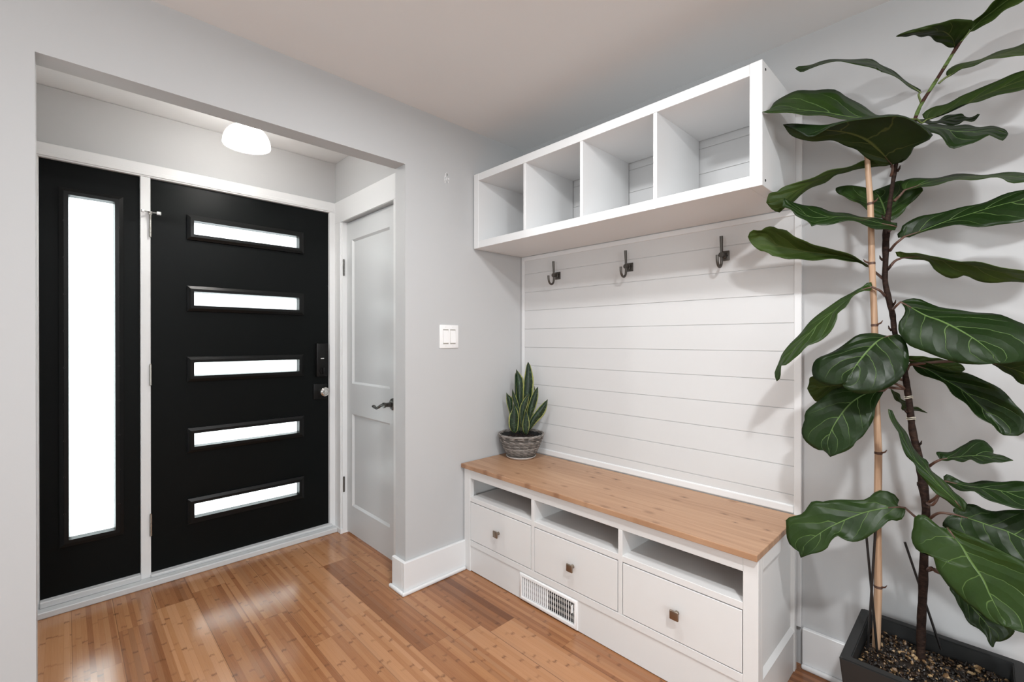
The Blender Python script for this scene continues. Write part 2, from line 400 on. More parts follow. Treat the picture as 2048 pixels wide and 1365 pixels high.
# ---------------------------------------------------------------- the plants: midribs and edges of the leaves, in metres
LEAVES = [
    ('u', [
        [(-0.155, -1.952, 2.123), (-0.169, -1.955, 2.137), (-0.180, -1.968, 2.143), (-0.197, -1.991, 2.153), (-0.204, -2.003, 2.161), (-0.217, -2.031, 2.177), (-0.224, -2.078, 2.192), (-0.215, -2.115, 2.187)],
        [(-0.155, -1.952, 2.123), (-0.158, -1.976, 2.143), (-0.167, -2.012, 2.160), (-0.177, -2.042, 2.172), (-0.194, -2.080, 2.183), (-0.215, -2.115, 2.187)],
        [(-0.155, -1.952, 2.123), (-0.165, -1.960, 2.116), (-0.184, -1.981, 2.112), (-0.208, -2.011, 2.116), (-0.227, -2.050, 2.123), (-0.230, -2.096, 2.145), (-0.215, -2.115, 2.187)],
     ], 1, [(-0.155, -1.941, 2.111), (-0.155, -1.948, 2.119), (-0.155, -1.952, 2.123)]),
    ('u', [
        [(-0.155, -1.922, 2.093), (-0.185, -1.935, 2.092), (-0.210, -1.949, 2.096), (-0.238, -1.961, 2.109), (-0.253, -1.945, 2.116), (-0.274, -1.918, 2.115), (-0.290, -1.888, 2.113), (-0.302, -1.848, 2.112), (-0.295, -1.805, 2.117)],
        [(-0.155, -1.922, 2.093), (-0.200, -1.919, 2.099), (-0.238, -1.903, 2.109), (-0.262, -1.887, 2.108), (-0.287, -1.863, 2.105), (-0.302, -1.834, 2.108), (-0.295, -1.805, 2.116)],
        [(-0.155, -1.922, 2.093), (-0.169, -1.910, 2.092), (-0.192, -1.892, 2.104), (-0.220, -1.870, 2.118), (-0.245, -1.848, 2.120), (-0.272, -1.824, 2.118), (-0.295, -1.805, 2.114)],
     ], 1, [(-0.155, -1.924, 2.088), (-0.155, -1.922, 2.094)]),
    ('u', [
        [(-0.155, -1.912, 2.014), (-0.144, -1.904, 2.022), (-0.136, -1.904, 2.038), (-0.125, -1.917, 2.050), (-0.109, -1.954, 2.057), (-0.103, -1.992, 2.058), (-0.107, -2.024, 2.061), (-0.122, -2.057, 2.056), (-0.150, -2.092, 2.046), (-0.195, -2.120, 2.012)],
        [(-0.155, -1.912, 2.014), (-0.162, -1.950, 2.027), (-0.170, -1.994, 2.025), (-0.181, -2.055, 2.014), (-0.195, -2.120, 2.012)],
        [(-0.155, -1.912, 2.014), (-0.193, -1.938, 2.006), (-0.220, -1.970, 1.996), (-0.236, -1.997, 1.990), (-0.245, -2.027, 1.982), (-0.246, -2.053, 1.968), (-0.235, -2.087, 1.971), (-0.195, -2.120, 2.012)],
     ], 1, [(-0.155, -1.887, 2.001), (-0.155, -1.902, 2.012), (-0.155, -1.912, 2.015)]),
    ('u', [
        [(-0.175, -1.862, 1.895), (-0.170, -1.853, 1.911), (-0.168, -1.855, 1.921), (-0.165, -1.877, 1.931), (-0.164, -1.903, 1.931), (-0.164, -1.933, 1.942), (-0.167, -1.959, 1.943), (-0.175, -2.002, 1.954), (-0.194, -2.055, 1.951), (-0.224, -2.106, 1.942), (-0.255, -2.138, 1.907)],
        [(-0.175, -1.862, 1.895), (-0.188, -1.915, 1.897), (-0.206, -1.981, 1.911), (-0.218, -2.022, 1.915), (-0.228, -2.053, 1.915), (-0.255, -2.138, 1.907)],
        [(-0.175, -1.862, 1.895), (-0.189, -1.873, 1.889), (-0.207, -1.893, 1.888), (-0.240, -1.939, 1.886), (-0.263, -1.981, 1.880), (-0.277, -2.020, 1.873), (-0.282, -2.051, 1.874), (-0.278, -2.102, 1.884), (-0.255, -2.138, 1.907)],
     ], 1, [(-0.155, -1.839, 1.913), (-0.175, -1.853, 1.890), (-0.175, -1.862, 1.896)]),
    ('z', [
        [(-0.165, -1.849, 1.985), (-0.161, -1.852, 1.990), (-0.151, -1.829, 2.023), (-0.145, -1.797, 2.065), (-0.142, -1.770, 2.105), (-0.142, -1.746, 2.131), (-0.143, -1.735, 2.143), (-0.143, -1.735, 2.143), (-0.146, -1.699, 2.159), (-0.152, -1.664, 2.175), (-0.160, -1.630, 2.183), (-0.171, -1.594, 2.187), (-0.183, -1.565, 2.183), (-0.199, -1.533, 2.185), (-0.205, -1.528, 2.178)],
        [(-0.165, -1.849, 1.985), (-0.169, -1.825, 2.014), (-0.174, -1.792, 2.056), (-0.179, -1.756, 2.096), (-0.181, -1.740, 2.114), (-0.187, -1.691, 2.141), (-0.192, -1.648, 2.158), (-0.197, -1.603, 2.168), (-0.201, -1.569, 2.170), (-0.205, -1.528, 2.178)],
        [(-0.165, -1.849, 1.985), (-0.194, -1.827, 2.000), (-0.220, -1.797, 2.031), (-0.237, -1.763, 2.059), (-0.243, -1.748, 2.070), (-0.249, -1.768, 2.046), (-0.256, -1.729, 2.079), (-0.257, -1.702, 2.100), (-0.253, -1.659, 2.123), (-0.244, -1.613, 2.140), (-0.235, -1.583, 2.145), (-0.222, -1.552, 2.148), (-0.205, -1.528, 2.177)],
     ], 1, [(-0.155, -1.849, 1.960), (-0.165, -1.844, 1.982), (-0.165, -1.849, 1.985)]),
    ('z', [
        [(-0.185, -1.837, 1.905), (-0.165, -1.792, 1.933), (-0.164, -1.744, 1.955), (-0.168, -1.719, 1.990), (-0.172, -1.703, 2.007), (-0.185, -1.667, 2.033), (-0.199, -1.643, 2.061), (-0.212, -1.619, 2.071), (-0.228, -1.594, 2.070), (-0.244, -1.573, 2.069), (-0.266, -1.547, 2.069), (-0.298, -1.516, 2.052), (-0.326, -1.498, 2.029), (-0.351, -1.492, 1.999), (-0.385, -1.480, 1.983)],
        [(-0.185, -1.837, 1.903), (-0.214, -1.790, 1.911), (-0.242, -1.741, 1.921), (-0.265, -1.701, 1.929), (-0.300, -1.639, 1.954), (-0.329, -1.587, 1.970), (-0.350, -1.546, 1.981), (-0.372, -1.505, 1.986), (-0.385, -1.480, 1.983)],
        [(-0.185, -1.837, 1.902), (-0.242, -1.792, 1.897), (-0.285, -1.746, 1.900), (-0.316, -1.706, 1.906), (-0.349, -1.649, 1.923), (-0.366, -1.610, 1.934), (-0.379, -1.569, 1.950), (-0.387, -1.525, 1.963), (-0.385, -1.480, 1.981)],
     ], 1, [(-0.155, -1.837, 1.913), (-0.185, -1.837, 1.903)]),
    ('u', [
        [(-0.165, -1.783, 1.789), (-0.207, -1.809, 1.777), (-0.235, -1.829, 1.783), (-0.255, -1.837, 1.797), (-0.277, -1.859, 1.796), (-0.300, -1.882, 1.799), (-0.318, -1.868, 1.821), (-0.334, -1.849, 1.837), (-0.346, -1.832, 1.853), (-0.357, -1.807, 1.866), (-0.366, -1.782, 1.871), (-0.370, -1.758, 1.873), (-0.372, -1.721, 1.877), (-0.369, -1.686, 1.879), (-0.362, -1.652, 1.880), (-0.354, -1.628, 1.875), (-0.346, -1.605, 1.874), (-0.334, -1.579, 1.897), (-0.320, -1.554, 1.924), (-0.285, -1.513, 1.964)],
        [(-0.165, -1.783, 1.789), (-0.197, -1.808, 1.780), (-0.220, -1.827, 1.788), (-0.235, -1.834, 1.804), (-0.253, -1.855, 1.806), (-0.271, -1.877, 1.812), (-0.286, -1.864, 1.835), (-0.299, -1.844, 1.853), (-0.308, -1.828, 1.868), (-0.319, -1.803, 1.883), (-0.327, -1.777, 1.888), (-0.332, -1.753, 1.892), (-0.335, -1.715, 1.897), (-0.335, -1.680, 1.900), (-0.331, -1.643, 1.904), (-0.323, -1.603, 1.921), (-0.307, -1.551, 1.947), (-0.285, -1.513, 1.965)],
        [(-0.165, -1.783, 1.789), (-0.200, -1.757, 1.827), (-0.229, -1.723, 1.866), (-0.249, -1.687, 1.890), (-0.269, -1.633, 1.912), (-0.283, -1.576, 1.935), (-0.285, -1.513, 1.964)],
        [(-0.165, -1.783, 1.789), (-0.175, -1.759, 1.789), (-0.187, -1.733, 1.809), (-0.198, -1.712, 1.831), (-0.205, -1.700, 1.846), (-0.215, -1.676, 1.864), (-0.227, -1.649, 1.883), (-0.240, -1.615, 1.891), (-0.252, -1.584, 1.897), (-0.263, -1.556, 1.908), (-0.273, -1.532, 1.927), (-0.285, -1.514, 1.962)],
     ], 2, [(-0.155, -1.779, 1.755), (-0.165, -1.784, 1.771), (-0.165, -1.783, 1.789)]),
    ('t', [
        [(-0.175, -1.826, 1.903), (-0.154, -1.862, 1.890), (-0.151, -1.914, 1.872), (-0.165, -1.960, 1.849), (-0.186, -1.992, 1.830), (-0.213, -2.018, 1.808), (-0.235, -2.026, 1.784)],
        [(-0.175, -1.826, 1.903), (-0.192, -1.864, 1.870), (-0.205, -1.902, 1.847), (-0.213, -1.925, 1.830), (-0.223, -1.960, 1.814), (-0.230, -1.994, 1.805), (-0.234, -2.012, 1.795), (-0.235, -2.026, 1.783)],
        [(-0.175, -1.826, 1.903), (-0.239, -1.867, 1.845), (-0.260, -1.887, 1.821), (-0.278, -1.906, 1.792), (-0.291, -1.924, 1.761), (-0.297, -1.947, 1.758), (-0.297, -1.965, 1.760), (-0.286, -1.991, 1.778), (-0.279, -2.001, 1.771), (-0.264, -2.015, 1.760), (-0.252, -2.022, 1.770), (-0.235, -2.026, 1.783)],
     ], 1, [(-0.155, -1.824, 1.916), (-0.175, -1.826, 1.903)]),
    ('t', [
        [(-0.135, -1.820, 1.928), (-0.115, -1.849, 1.923), (-0.102, -1.878, 1.911), (-0.097, -1.893, 1.917), (-0.092, -1.912, 1.924), (-0.089, -1.935, 1.918), (-0.089, -1.940, 1.908), (-0.090, -1.958, 1.901), (-0.093, -1.969, 1.905), (-0.095, -1.973, 1.903)],
        [(-0.135, -1.820, 1.926), (-0.124, -1.865, 1.907), (-0.115, -1.901, 1.903), (-0.107, -1.929, 1.898), (-0.102, -1.947, 1.895), (-0.095, -1.973, 1.901)],
        [(-0.135, -1.820, 1.924), (-0.149, -1.866, 1.894), (-0.135, -1.930, 1.873), (-0.126, -1.943, 1.883), (-0.113, -1.961, 1.880), (-0.095, -1.972, 1.898)],
     ], 1, [(-0.155, -1.829, 1.916), (-0.135, -1.820, 1.926)]),
    ('u', [
        [(-0.135, -1.778, 1.801), (-0.163, -1.752, 1.812), (-0.179, -1.732, 1.815), (-0.191, -1.716, 1.812), (-0.207, -1.694, 1.802), (-0.232, -1.656, 1.792), (-0.250, -1.624, 1.785), (-0.266, -1.591, 1.772), (-0.282, -1.551, 1.760), (-0.294, -1.516, 1.753), (-0.299, -1.497, 1.739), (-0.303, -1.478, 1.740), (-0.305, -1.467, 1.710)],
        [(-0.135, -1.778, 1.798), (-0.162, -1.730, 1.804), (-0.183, -1.690, 1.801), (-0.205, -1.651, 1.791), (-0.235, -1.596, 1.767), (-0.258, -1.555, 1.746), (-0.283, -1.513, 1.716), (-0.305, -1.468, 1.708)],
        [(-0.135, -1.778, 1.794), (-0.137, -1.754, 1.799), (-0.144, -1.722, 1.800), (-0.156, -1.686, 1.802), (-0.164, -1.664, 1.796), (-0.174, -1.639, 1.789), (-0.187, -1.617, 1.770), (-0.205, -1.580, 1.760), (-0.223, -1.556, 1.736), (-0.240, -1.534, 1.713), (-0.259, -1.510, 1.692), (-0.271, -1.499, 1.675), (-0.286, -1.480, 1.687), (-0.305, -1.469, 1.707)],
     ], 1, [(-0.155, -1.781, 1.785), (-0.135, -1.778, 1.798)]),
    ('t', [
        [(-0.215, -1.800, 1.586), (-0.211, -1.801, 1.595), (-0.208, -1.787, 1.601), (-0.207, -1.763, 1.614), (-0.209, -1.731, 1.627), (-0.216, -1.696, 1.639), (-0.228, -1.655, 1.653), (-0.247, -1.614, 1.671), (-0.265, -1.581, 1.683), (-0.283, -1.555, 1.692), (-0.296, -1.539, 1.698), (-0.315, -1.525, 1.710)],
        [(-0.215, -1.800, 1.584), (-0.233, -1.766, 1.596), (-0.247, -1.736, 1.609), (-0.261, -1.703, 1.621), (-0.275, -1.664, 1.629), (-0.288, -1.623, 1.631), (-0.296, -1.595, 1.637), (-0.305, -1.566, 1.662), (-0.311, -1.543, 1.683), (-0.315, -1.525, 1.709)],
        [(-0.215, -1.800, 1.583), (-0.228, -1.794, 1.570), (-0.236, -1.785, 1.575), (-0.257, -1.756, 1.577), (-0.273, -1.732, 1.592), (-0.286, -1.707, 1.604), (-0.298, -1.676, 1.607), (-0.305, -1.658, 1.604), (-0.311, -1.633, 1.601), (-0.316, -1.614, 1.604), (-0.318, -1.600, 1.601), (-0.320, -1.597, 1.616), (-0.322, -1.577, 1.634), (-0.323, -1.561, 1.643), (-0.323, -1.546, 1.666), (-0.322, -1.523, 1.680), (-0.320, -1.523, 1.695), (-0.315, -1.525, 1.708)],
     ], 1, [(-0.155, -1.774, 1.584), (-0.215, -1.788, 1.578), (-0.215, -1.798, 1.584)]),
    ('u', [
        [(-0.125, -1.724, 1.483), (-0.151, -1.697, 1.509), (-0.160, -1.684, 1.520), (-0.178, -1.649, 1.536), (-0.191, -1.615, 1.554), (-0.202, -1.576, 1.565), (-0.207, -1.555, 1.581), (-0.212, -1.530, 1.601), (-0.215, -1.504, 1.624), (-0.216, -1.477, 1.632), (-0.217, -1.460, 1.645), (-0.216, -1.435, 1.645), (-0.215, -1.420, 1.636), (-0.213, -1.401, 1.644), (-0.210, -1.383, 1.637), (-0.205, -1.376, 1.627)],
        [(-0.125, -1.724, 1.481), (-0.124, -1.693, 1.505), (-0.130, -1.640, 1.528), (-0.143, -1.563, 1.550), (-0.156, -1.509, 1.566), (-0.168, -1.467, 1.583), (-0.186, -1.418, 1.623), (-0.198, -1.388, 1.616), (-0.205, -1.376, 1.623)],
        [(-0.125, -1.724, 1.478), (-0.127, -1.717, 1.478), (-0.129, -1.708, 1.487), (-0.133, -1.694, 1.499), (-0.142, -1.657, 1.507), (-0.148, -1.628, 1.515), (-0.154, -1.601, 1.518), (-0.162, -1.564, 1.518), (-0.170, -1.526, 1.524), (-0.176, -1.497, 1.530), (-0.181, -1.474, 1.540), (-0.186, -1.451, 1.545), (-0.190, -1.434, 1.560), (-0.193, -1.417, 1.566), (-0.198, -1.396, 1.585), (-0.202, -1.384, 1.602), (-0.205, -1.376, 1.621)],
     ], 1, [(-0.155, -1.760, 1.437), (-0.125, -1.739, 1.460), (-0.125, -1.722, 1.481)]),
    ('t', [
        [(-0.205, -1.740, 1.409), (-0.202, -1.740, 1.419), (-0.200, -1.731, 1.428), (-0.199, -1.719, 1.416), (-0.198, -1.699, 1.404), (-0.198, -1.682, 1.391), (-0.200, -1.653, 1.375), (-0.203, -1.617, 1.349), (-0.209, -1.588, 1.317), (-0.215, -1.564, 1.291), (-0.222, -1.543, 1.262), (-0.233, -1.516, 1.221), (-0.242, -1.498, 1.194), (-0.248, -1.492, 1.175), (-0.253, -1.488, 1.158), (-0.262, -1.482, 1.130), (-0.275, -1.490, 1.103)],
        [(-0.205, -1.740, 1.408), (-0.212, -1.709, 1.399), (-0.219, -1.680, 1.373), (-0.228, -1.646, 1.339), (-0.238, -1.606, 1.297), (-0.247, -1.571, 1.254), (-0.257, -1.535, 1.210), (-0.264, -1.508, 1.173), (-0.270, -1.496, 1.133), (-0.275, -1.492, 1.103)],
        [(-0.205, -1.740, 1.407), (-0.213, -1.737, 1.397), (-0.224, -1.722, 1.397), (-0.239, -1.697, 1.381), (-0.253, -1.680, 1.350), (-0.262, -1.661, 1.330), (-0.267, -1.661, 1.309), (-0.274, -1.652, 1.281), (-0.280, -1.633, 1.257), (-0.285, -1.610, 1.236), (-0.287, -1.584, 1.222), (-0.289, -1.569, 1.204), (-0.289, -1.544, 1.182), (-0.288, -1.524, 1.161), (-0.287, -1.510, 1.159), (-0.286, -1.508, 1.148), (-0.283, -1.506, 1.127), (-0.279, -1.500, 1.108), (-0.275, -1.493, 1.102)],
     ], 1, [(-0.155, -1.765, 1.382), (-0.205, -1.758, 1.396), (-0.205, -1.740, 1.408)]),
    ('t', [
        [(-0.215, -1.790, 1.258), (-0.212, -1.775, 1.256), (-0.213, -1.754, 1.264), (-0.215, -1.733, 1.266), (-0.219, -1.706, 1.259), (-0.224, -1.684, 1.240), (-0.232, -1.657, 1.219), (-0.242, -1.629, 1.196), (-0.254, -1.599, 1.177), (-0.261, -1.591, 1.156), (-0.269, -1.593, 1.135), (-0.278, -1.607, 1.115), (-0.292, -1.637, 1.102), (-0.299, -1.653, 1.102), (-0.315, -1.681, 1.111), (-0.325, -1.693, 1.118)],
        [(-0.215, -1.790, 1.258), (-0.235, -1.765, 1.247), (-0.255, -1.744, 1.222), (-0.279, -1.724, 1.188), (-0.299, -1.710, 1.159), (-0.315, -1.700, 1.133), (-0.325, -1.693, 1.118)],
        [(-0.215, -1.790, 1.258), (-0.229, -1.805, 1.261), (-0.241, -1.819, 1.245), (-0.252, -1.827, 1.226), (-0.266, -1.832, 1.198), (-0.278, -1.832, 1.170), (-0.289, -1.823, 1.145), (-0.299, -1.808, 1.122), (-0.309, -1.784, 1.102), (-0.317, -1.760, 1.090), (-0.322, -1.735, 1.084), (-0.326, -1.712, 1.088), (-0.328, -1.694, 1.098), (-0.328, -1.685, 1.104), (-0.325, -1.693, 1.117)],
     ], 1, [(-0.155, -1.806, 1.120), (-0.215, -1.796, 1.136), (-0.215, -1.801, 1.202), (-0.215, -1.790, 1.257)]),
    ('t', [
        [(-0.195, -1.768, 1.087), (-0.190, -1.730, 1.100), (-0.191, -1.685, 1.097), (-0.195, -1.644, 1.083), (-0.199, -1.615, 1.059), (-0.204, -1.591, 1.036), (-0.214, -1.562, 0.997), (-0.218, -1.561, 0.975), (-0.224, -1.554, 0.952), (-0.229, -1.554, 0.931), (-0.236, -1.564, 0.911), (-0.243, -1.581, 0.897), (-0.253, -1.605, 0.886), (-0.262, -1.628, 0.888), (-0.267, -1.635, 0.881), (-0.275, -1.644, 0.874)],
        [(-0.195, -1.768, 1.087), (-0.208, -1.732, 1.079), (-0.225, -1.690, 1.044), (-0.244, -1.654, 0.982), (-0.260, -1.636, 0.926), (-0.268, -1.638, 0.896), (-0.275, -1.644, 0.874)],
        [(-0.195, -1.768, 1.085), (-0.211, -1.762, 1.070), (-0.233, -1.752, 1.037), (-0.245, -1.750, 1.012), (-0.258, -1.742, 0.982), (-0.270, -1.725, 0.951), (-0.275, -1.710, 0.933), (-0.277, -1.705, 0.919), (-0.280, -1.689, 0.903), (-0.280, -1.661, 0.885), (-0.275, -1.644, 0.873)],
     ], 1, [(-0.155, -1.812, 1.093), (-0.195, -1.805, 1.105), (-0.195, -1.787, 1.111), (-0.195, -1.768, 1.087)]),
    ('u', [
        [(-0.155, -1.685, 1.098), (-0.180, -1.641, 1.122), (-0.186, -1.597, 1.127), (-0.185, -1.569, 1.116), (-0.181, -1.565, 1.095), (-0.175, -1.558, 1.078)],
        [(-0.155, -1.685, 1.094), (-0.164, -1.632, 1.091), (-0.169, -1.596, 1.083), (-0.175, -1.558, 1.077)],
        [(-0.155, -1.685, 1.090), (-0.144, -1.647, 1.065), (-0.145, -1.610, 1.043), (-0.153, -1.580, 1.032), (-0.160, -1.568, 1.048), (-0.175, -1.558, 1.076)],
     ], 1, [(-0.155, -1.812, 1.093), (-0.155, -1.753, 1.095), (-0.155, -1.685, 1.094)]),
    ('t', [
        [(-0.215, -1.808, 1.358), (-0.212, -1.820, 1.364), (-0.211, -1.835, 1.367), (-0.211, -1.852, 1.364), (-0.213, -1.871, 1.351), (-0.216, -1.899, 1.334), (-0.223, -1.940, 1.327), (-0.234, -1.982, 1.317), (-0.243, -2.012, 1.308), (-0.252, -2.032, 1.297), (-0.265, -2.059, 1.282), (-0.280, -2.080, 1.254), (-0.293, -2.083, 1.222), (-0.310, -2.063, 1.198), (-0.335, -2.030, 1.188), (-0.355, -2.009, 1.186)],
        [(-0.215, -1.808, 1.358), (-0.230, -1.834, 1.338), (-0.249, -1.867, 1.313), (-0.267, -1.897, 1.298), (-0.290, -1.933, 1.273), (-0.311, -1.962, 1.249), (-0.331, -1.986, 1.224), (-0.345, -2.001, 1.202), (-0.355, -2.009, 1.186)],
        [(-0.215, -1.808, 1.358), (-0.230, -1.820, 1.334), (-0.240, -1.818, 1.314), (-0.251, -1.808, 1.295), (-0.262, -1.808, 1.269), (-0.271, -1.818, 1.250), (-0.283, -1.834, 1.228), (-0.299, -1.865, 1.213), (-0.316, -1.900, 1.196), (-0.333, -1.938, 1.183), (-0.346, -1.973, 1.181), (-0.355, -2.009, 1.186)],
     ], 1, [(-0.155, -1.784, 1.339), (-0.215, -1.799, 1.347), (-0.215, -1.808, 1.357)]),
    ('t', [
        [(-0.145, -1.829, 1.169), (-0.155, -1.856, 1.176), (-0.166, -1.892, 1.164), (-0.173, -1.921, 1.153), (-0.179, -1.946, 1.149), (-0.185, -1.974, 1.138), (-0.191, -2.003, 1.119), (-0.194, -2.024, 1.097), (-0.197, -2.043, 1.070), (-0.198, -2.056, 1.051), (-0.199, -2.062, 1.020), (-0.199, -2.051, 0.993), (-0.198, -2.038, 0.988), (-0.195, -2.020, 0.988)],
        [(-0.145, -1.829, 1.168), (-0.146, -1.862, 1.156), (-0.151, -1.897, 1.130), (-0.158, -1.934, 1.104), (-0.165, -1.961, 1.076), (-0.175, -1.987, 1.044), (-0.185, -2.008, 1.011), (-0.195, -2.020, 0.987)],
        [(-0.145, -1.829, 1.166), (-0.159, -1.841, 1.147), (-0.167, -1.854, 1.138), (-0.177, -1.876, 1.134), (-0.186, -1.898, 1.121), (-0.195, -1.917, 1.098), (-0.202, -1.940, 1.072), (-0.205, -1.961, 1.047), (-0.206, -1.983, 1.024), (-0.204, -1.999, 1.013), (-0.201, -2.010, 0.997), (-0.195, -2.020, 0.987)],
     ], 1, [(-0.155, -1.818, 1.152), (-0.145, -1.822, 1.164), (-0.145, -1.829, 1.168)]),
    ('u', [
        [(-0.125, -1.818, 1.187), (-0.127, -1.818, 1.194), (-0.128, -1.854, 1.193), (-0.124, -1.890, 1.187), (-0.116, -1.923, 1.178), (-0.111, -1.937, 1.171), (-0.105, -1.944, 1.158)],
        [(-0.125, -1.818, 1.183), (-0.118, -1.861, 1.171), (-0.112, -1.899, 1.164), (-0.105, -1.944, 1.157)],
        [(-0.125, -1.818, 1.180), (-0.113, -1.827, 1.163), (-0.103, -1.847, 1.146), (-0.095, -1.879, 1.134), (-0.094, -1.908, 1.136), (-0.098, -1.932, 1.145), (-0.105, -1.944, 1.156)],
     ], 1, [(-0.155, -1.818, 1.178), (-0.125, -1.818, 1.183)]),
    ('u', [
        [(-0.145, -1.995, 1.181), (-0.166, -2.024, 1.188), (-0.181, -2.057, 1.191), (-0.190, -2.091, 1.174), (-0.185, -2.119, 1.127)],
        [(-0.145, -1.995, 1.180), (-0.157, -2.034, 1.167), (-0.169, -2.074, 1.146), (-0.185, -2.119, 1.126)],
        [(-0.145, -1.995, 1.179), (-0.139, -2.025, 1.154), (-0.142, -2.045, 1.134), (-0.145, -2.058, 1.123), (-0.162, -2.093, 1.108), (-0.185, -2.119, 1.124)],
     ], 1, [(-0.155, -1.823, 1.168), (-0.145, -1.915, 1.181), (-0.145, -1.995, 1.180)]),
    ('t', [
        [(-0.115, -1.774, 1.087), (-0.129, -1.795, 1.073), (-0.134, -1.808, 1.054), (-0.134, -1.829, 1.038), (-0.128, -1.846, 1.033), (-0.115, -1.862, 1.019)],
        [(-0.115, -1.774, 1.087), (-0.115, -1.792, 1.061), (-0.115, -1.805, 1.039), (-0.115, -1.822, 1.029), (-0.115, -1.862, 1.019)],
        [(-0.115, -1.774, 1.087), (-0.108, -1.782, 1.059), (-0.105, -1.800, 1.036), (-0.105, -1.802, 1.024), (-0.105, -1.811, 1.019), (-0.107, -1.832, 1.024), (-0.115, -1.862, 1.019)],
     ], 1, None),
    ('t', [
        [(-0.295, -1.948, 0.787), (-0.290, -1.952, 0.807), (-0.287, -1.942, 0.822), (-0.286, -1.929, 0.833), (-0.284, -1.912, 0.852), (-0.284, -1.899, 0.864), (-0.284, -1.885, 0.880), (-0.284, -1.881, 0.888), (-0.285, -1.874, 0.908), (-0.286, -1.860, 0.912), (-0.288, -1.849, 0.929), (-0.292, -1.840, 0.959), (-0.295, -1.831, 0.977), (-0.299, -1.817, 0.998), (-0.304, -1.808, 1.019), (-0.311, -1.798, 1.045), (-0.315, -1.792, 1.046)],
        [(-0.295, -1.948, 0.787), (-0.309, -1.926, 0.820), (-0.317, -1.900, 0.851), (-0.323, -1.874, 0.885), (-0.326, -1.854, 0.909), (-0.326, -1.833, 0.951), (-0.326, -1.824, 0.974), (-0.323, -1.810, 1.000), (-0.320, -1.797, 1.026), (-0.315, -1.792, 1.045)],
        [(-0.295, -1.948, 0.787), (-0.302, -1.940, 0.788), (-0.310, -1.926, 0.800), (-0.319, -1.909, 0.818), (-0.325, -1.892, 0.830), (-0.329, -1.879, 0.849), (-0.332, -1.868, 0.865), (-0.334, -1.857, 0.881), (-0.336, -1.850, 0.904), (-0.336, -1.834, 0.920), (-0.335, -1.825, 0.942), (-0.333, -1.819, 0.968), (-0.331, -1.815, 0.986), (-0.328, -1.805, 1.003), (-0.323, -1.795, 1.026), (-0.315, -1.792, 1.045)],
     ], 1, [(-0.155, -1.864, 0.754), (-0.295, -1.886, 0.791), (-0.285, -1.899, 0.816)]),
    ('t', [
        [(-0.185, -1.894, 0.896), (-0.170, -1.885, 0.913), (-0.160, -1.911, 0.918), (-0.157, -1.934, 0.932), (-0.157, -1.945, 0.944), (-0.158, -1.954, 0.958), (-0.161, -1.965, 0.963), (-0.168, -1.983, 0.961), (-0.176, -1.995, 0.951), (-0.183, -2.003, 0.943), (-0.188, -2.001, 0.934), (-0.207, -2.020, 0.933), (-0.235, -2.036, 0.931)],
        [(-0.185, -1.894, 0.895), (-0.193, -1.917, 0.907), (-0.204, -1.951, 0.920), (-0.214, -1.979, 0.927), (-0.223, -2.003, 0.928), (-0.235, -2.036, 0.930)],
        [(-0.185, -1.894, 0.894), (-0.215, -1.918, 0.904), (-0.234, -1.941, 0.910), (-0.245, -1.958, 0.917), (-0.252, -1.975, 0.915), (-0.254, -2.003, 0.921), (-0.235, -2.036, 0.930)],
     ], 1, [(-0.155, -1.868, 0.865), (-0.185, -1.884, 0.887), (-0.185, -1.894, 0.895)]),
    ('t', [
        [(-0.185, -1.901, 0.839), (-0.182, -1.901, 0.848), (-0.180, -1.910, 0.856), (-0.179, -1.921, 0.850), (-0.178, -1.950, 0.841), (-0.181, -1.983, 0.852), (-0.189, -2.024, 0.863), (-0.200, -2.056, 0.871), (-0.221, -2.099, 0.878), (-0.255, -2.132, 0.855)],
        [(-0.185, -1.902, 0.836), (-0.198, -1.951, 0.835), (-0.207, -1.983, 0.839), (-0.219, -2.023, 0.841), (-0.229, -2.055, 0.834), (-0.255, -2.132, 0.853)],
        [(-0.185, -1.904, 0.834), (-0.203, -1.918, 0.830), (-0.220, -1.936, 0.825), (-0.231, -1.951, 0.827), (-0.241, -1.966, 0.833), (-0.252, -1.983, 0.826), (-0.261, -1.999, 0.819), (-0.270, -2.022, 0.816), (-0.276, -2.053, 0.820), (-0.274, -2.096, 0.829), (-0.255, -2.132, 0.851)],
     ], 1, [(-0.155, -1.866, 0.755), (-0.185, -1.889, 0.790), (-0.185, -1.902, 0.836)]),
    ('t', [
        [(-0.195, -1.818, 0.740), (-0.192, -1.799, 0.741), (-0.192, -1.804, 0.757), (-0.193, -1.795, 0.771), (-0.195, -1.774, 0.779), (-0.197, -1.751, 0.774), (-0.199, -1.737, 0.757), (-0.202, -1.721, 0.742), (-0.207, -1.688, 0.733), (-0.218, -1.635, 0.721), (-0.223, -1.611, 0.712), (-0.229, -1.588, 0.712), (-0.232, -1.579, 0.699), (-0.242, -1.560, 0.662), (-0.256, -1.517, 0.639), (-0.262, -1.517, 0.616), (-0.273, -1.522, 0.584), (-0.284, -1.538, 0.560), (-0.293, -1.560, 0.556), (-0.305, -1.571, 0.541)],
        [(-0.195, -1.818, 0.739), (-0.205, -1.794, 0.737), (-0.219, -1.759, 0.725), (-0.235, -1.718, 0.705), (-0.260, -1.655, 0.659), (-0.278, -1.614, 0.621), (-0.294, -1.578, 0.577), (-0.305, -1.571, 0.540)],
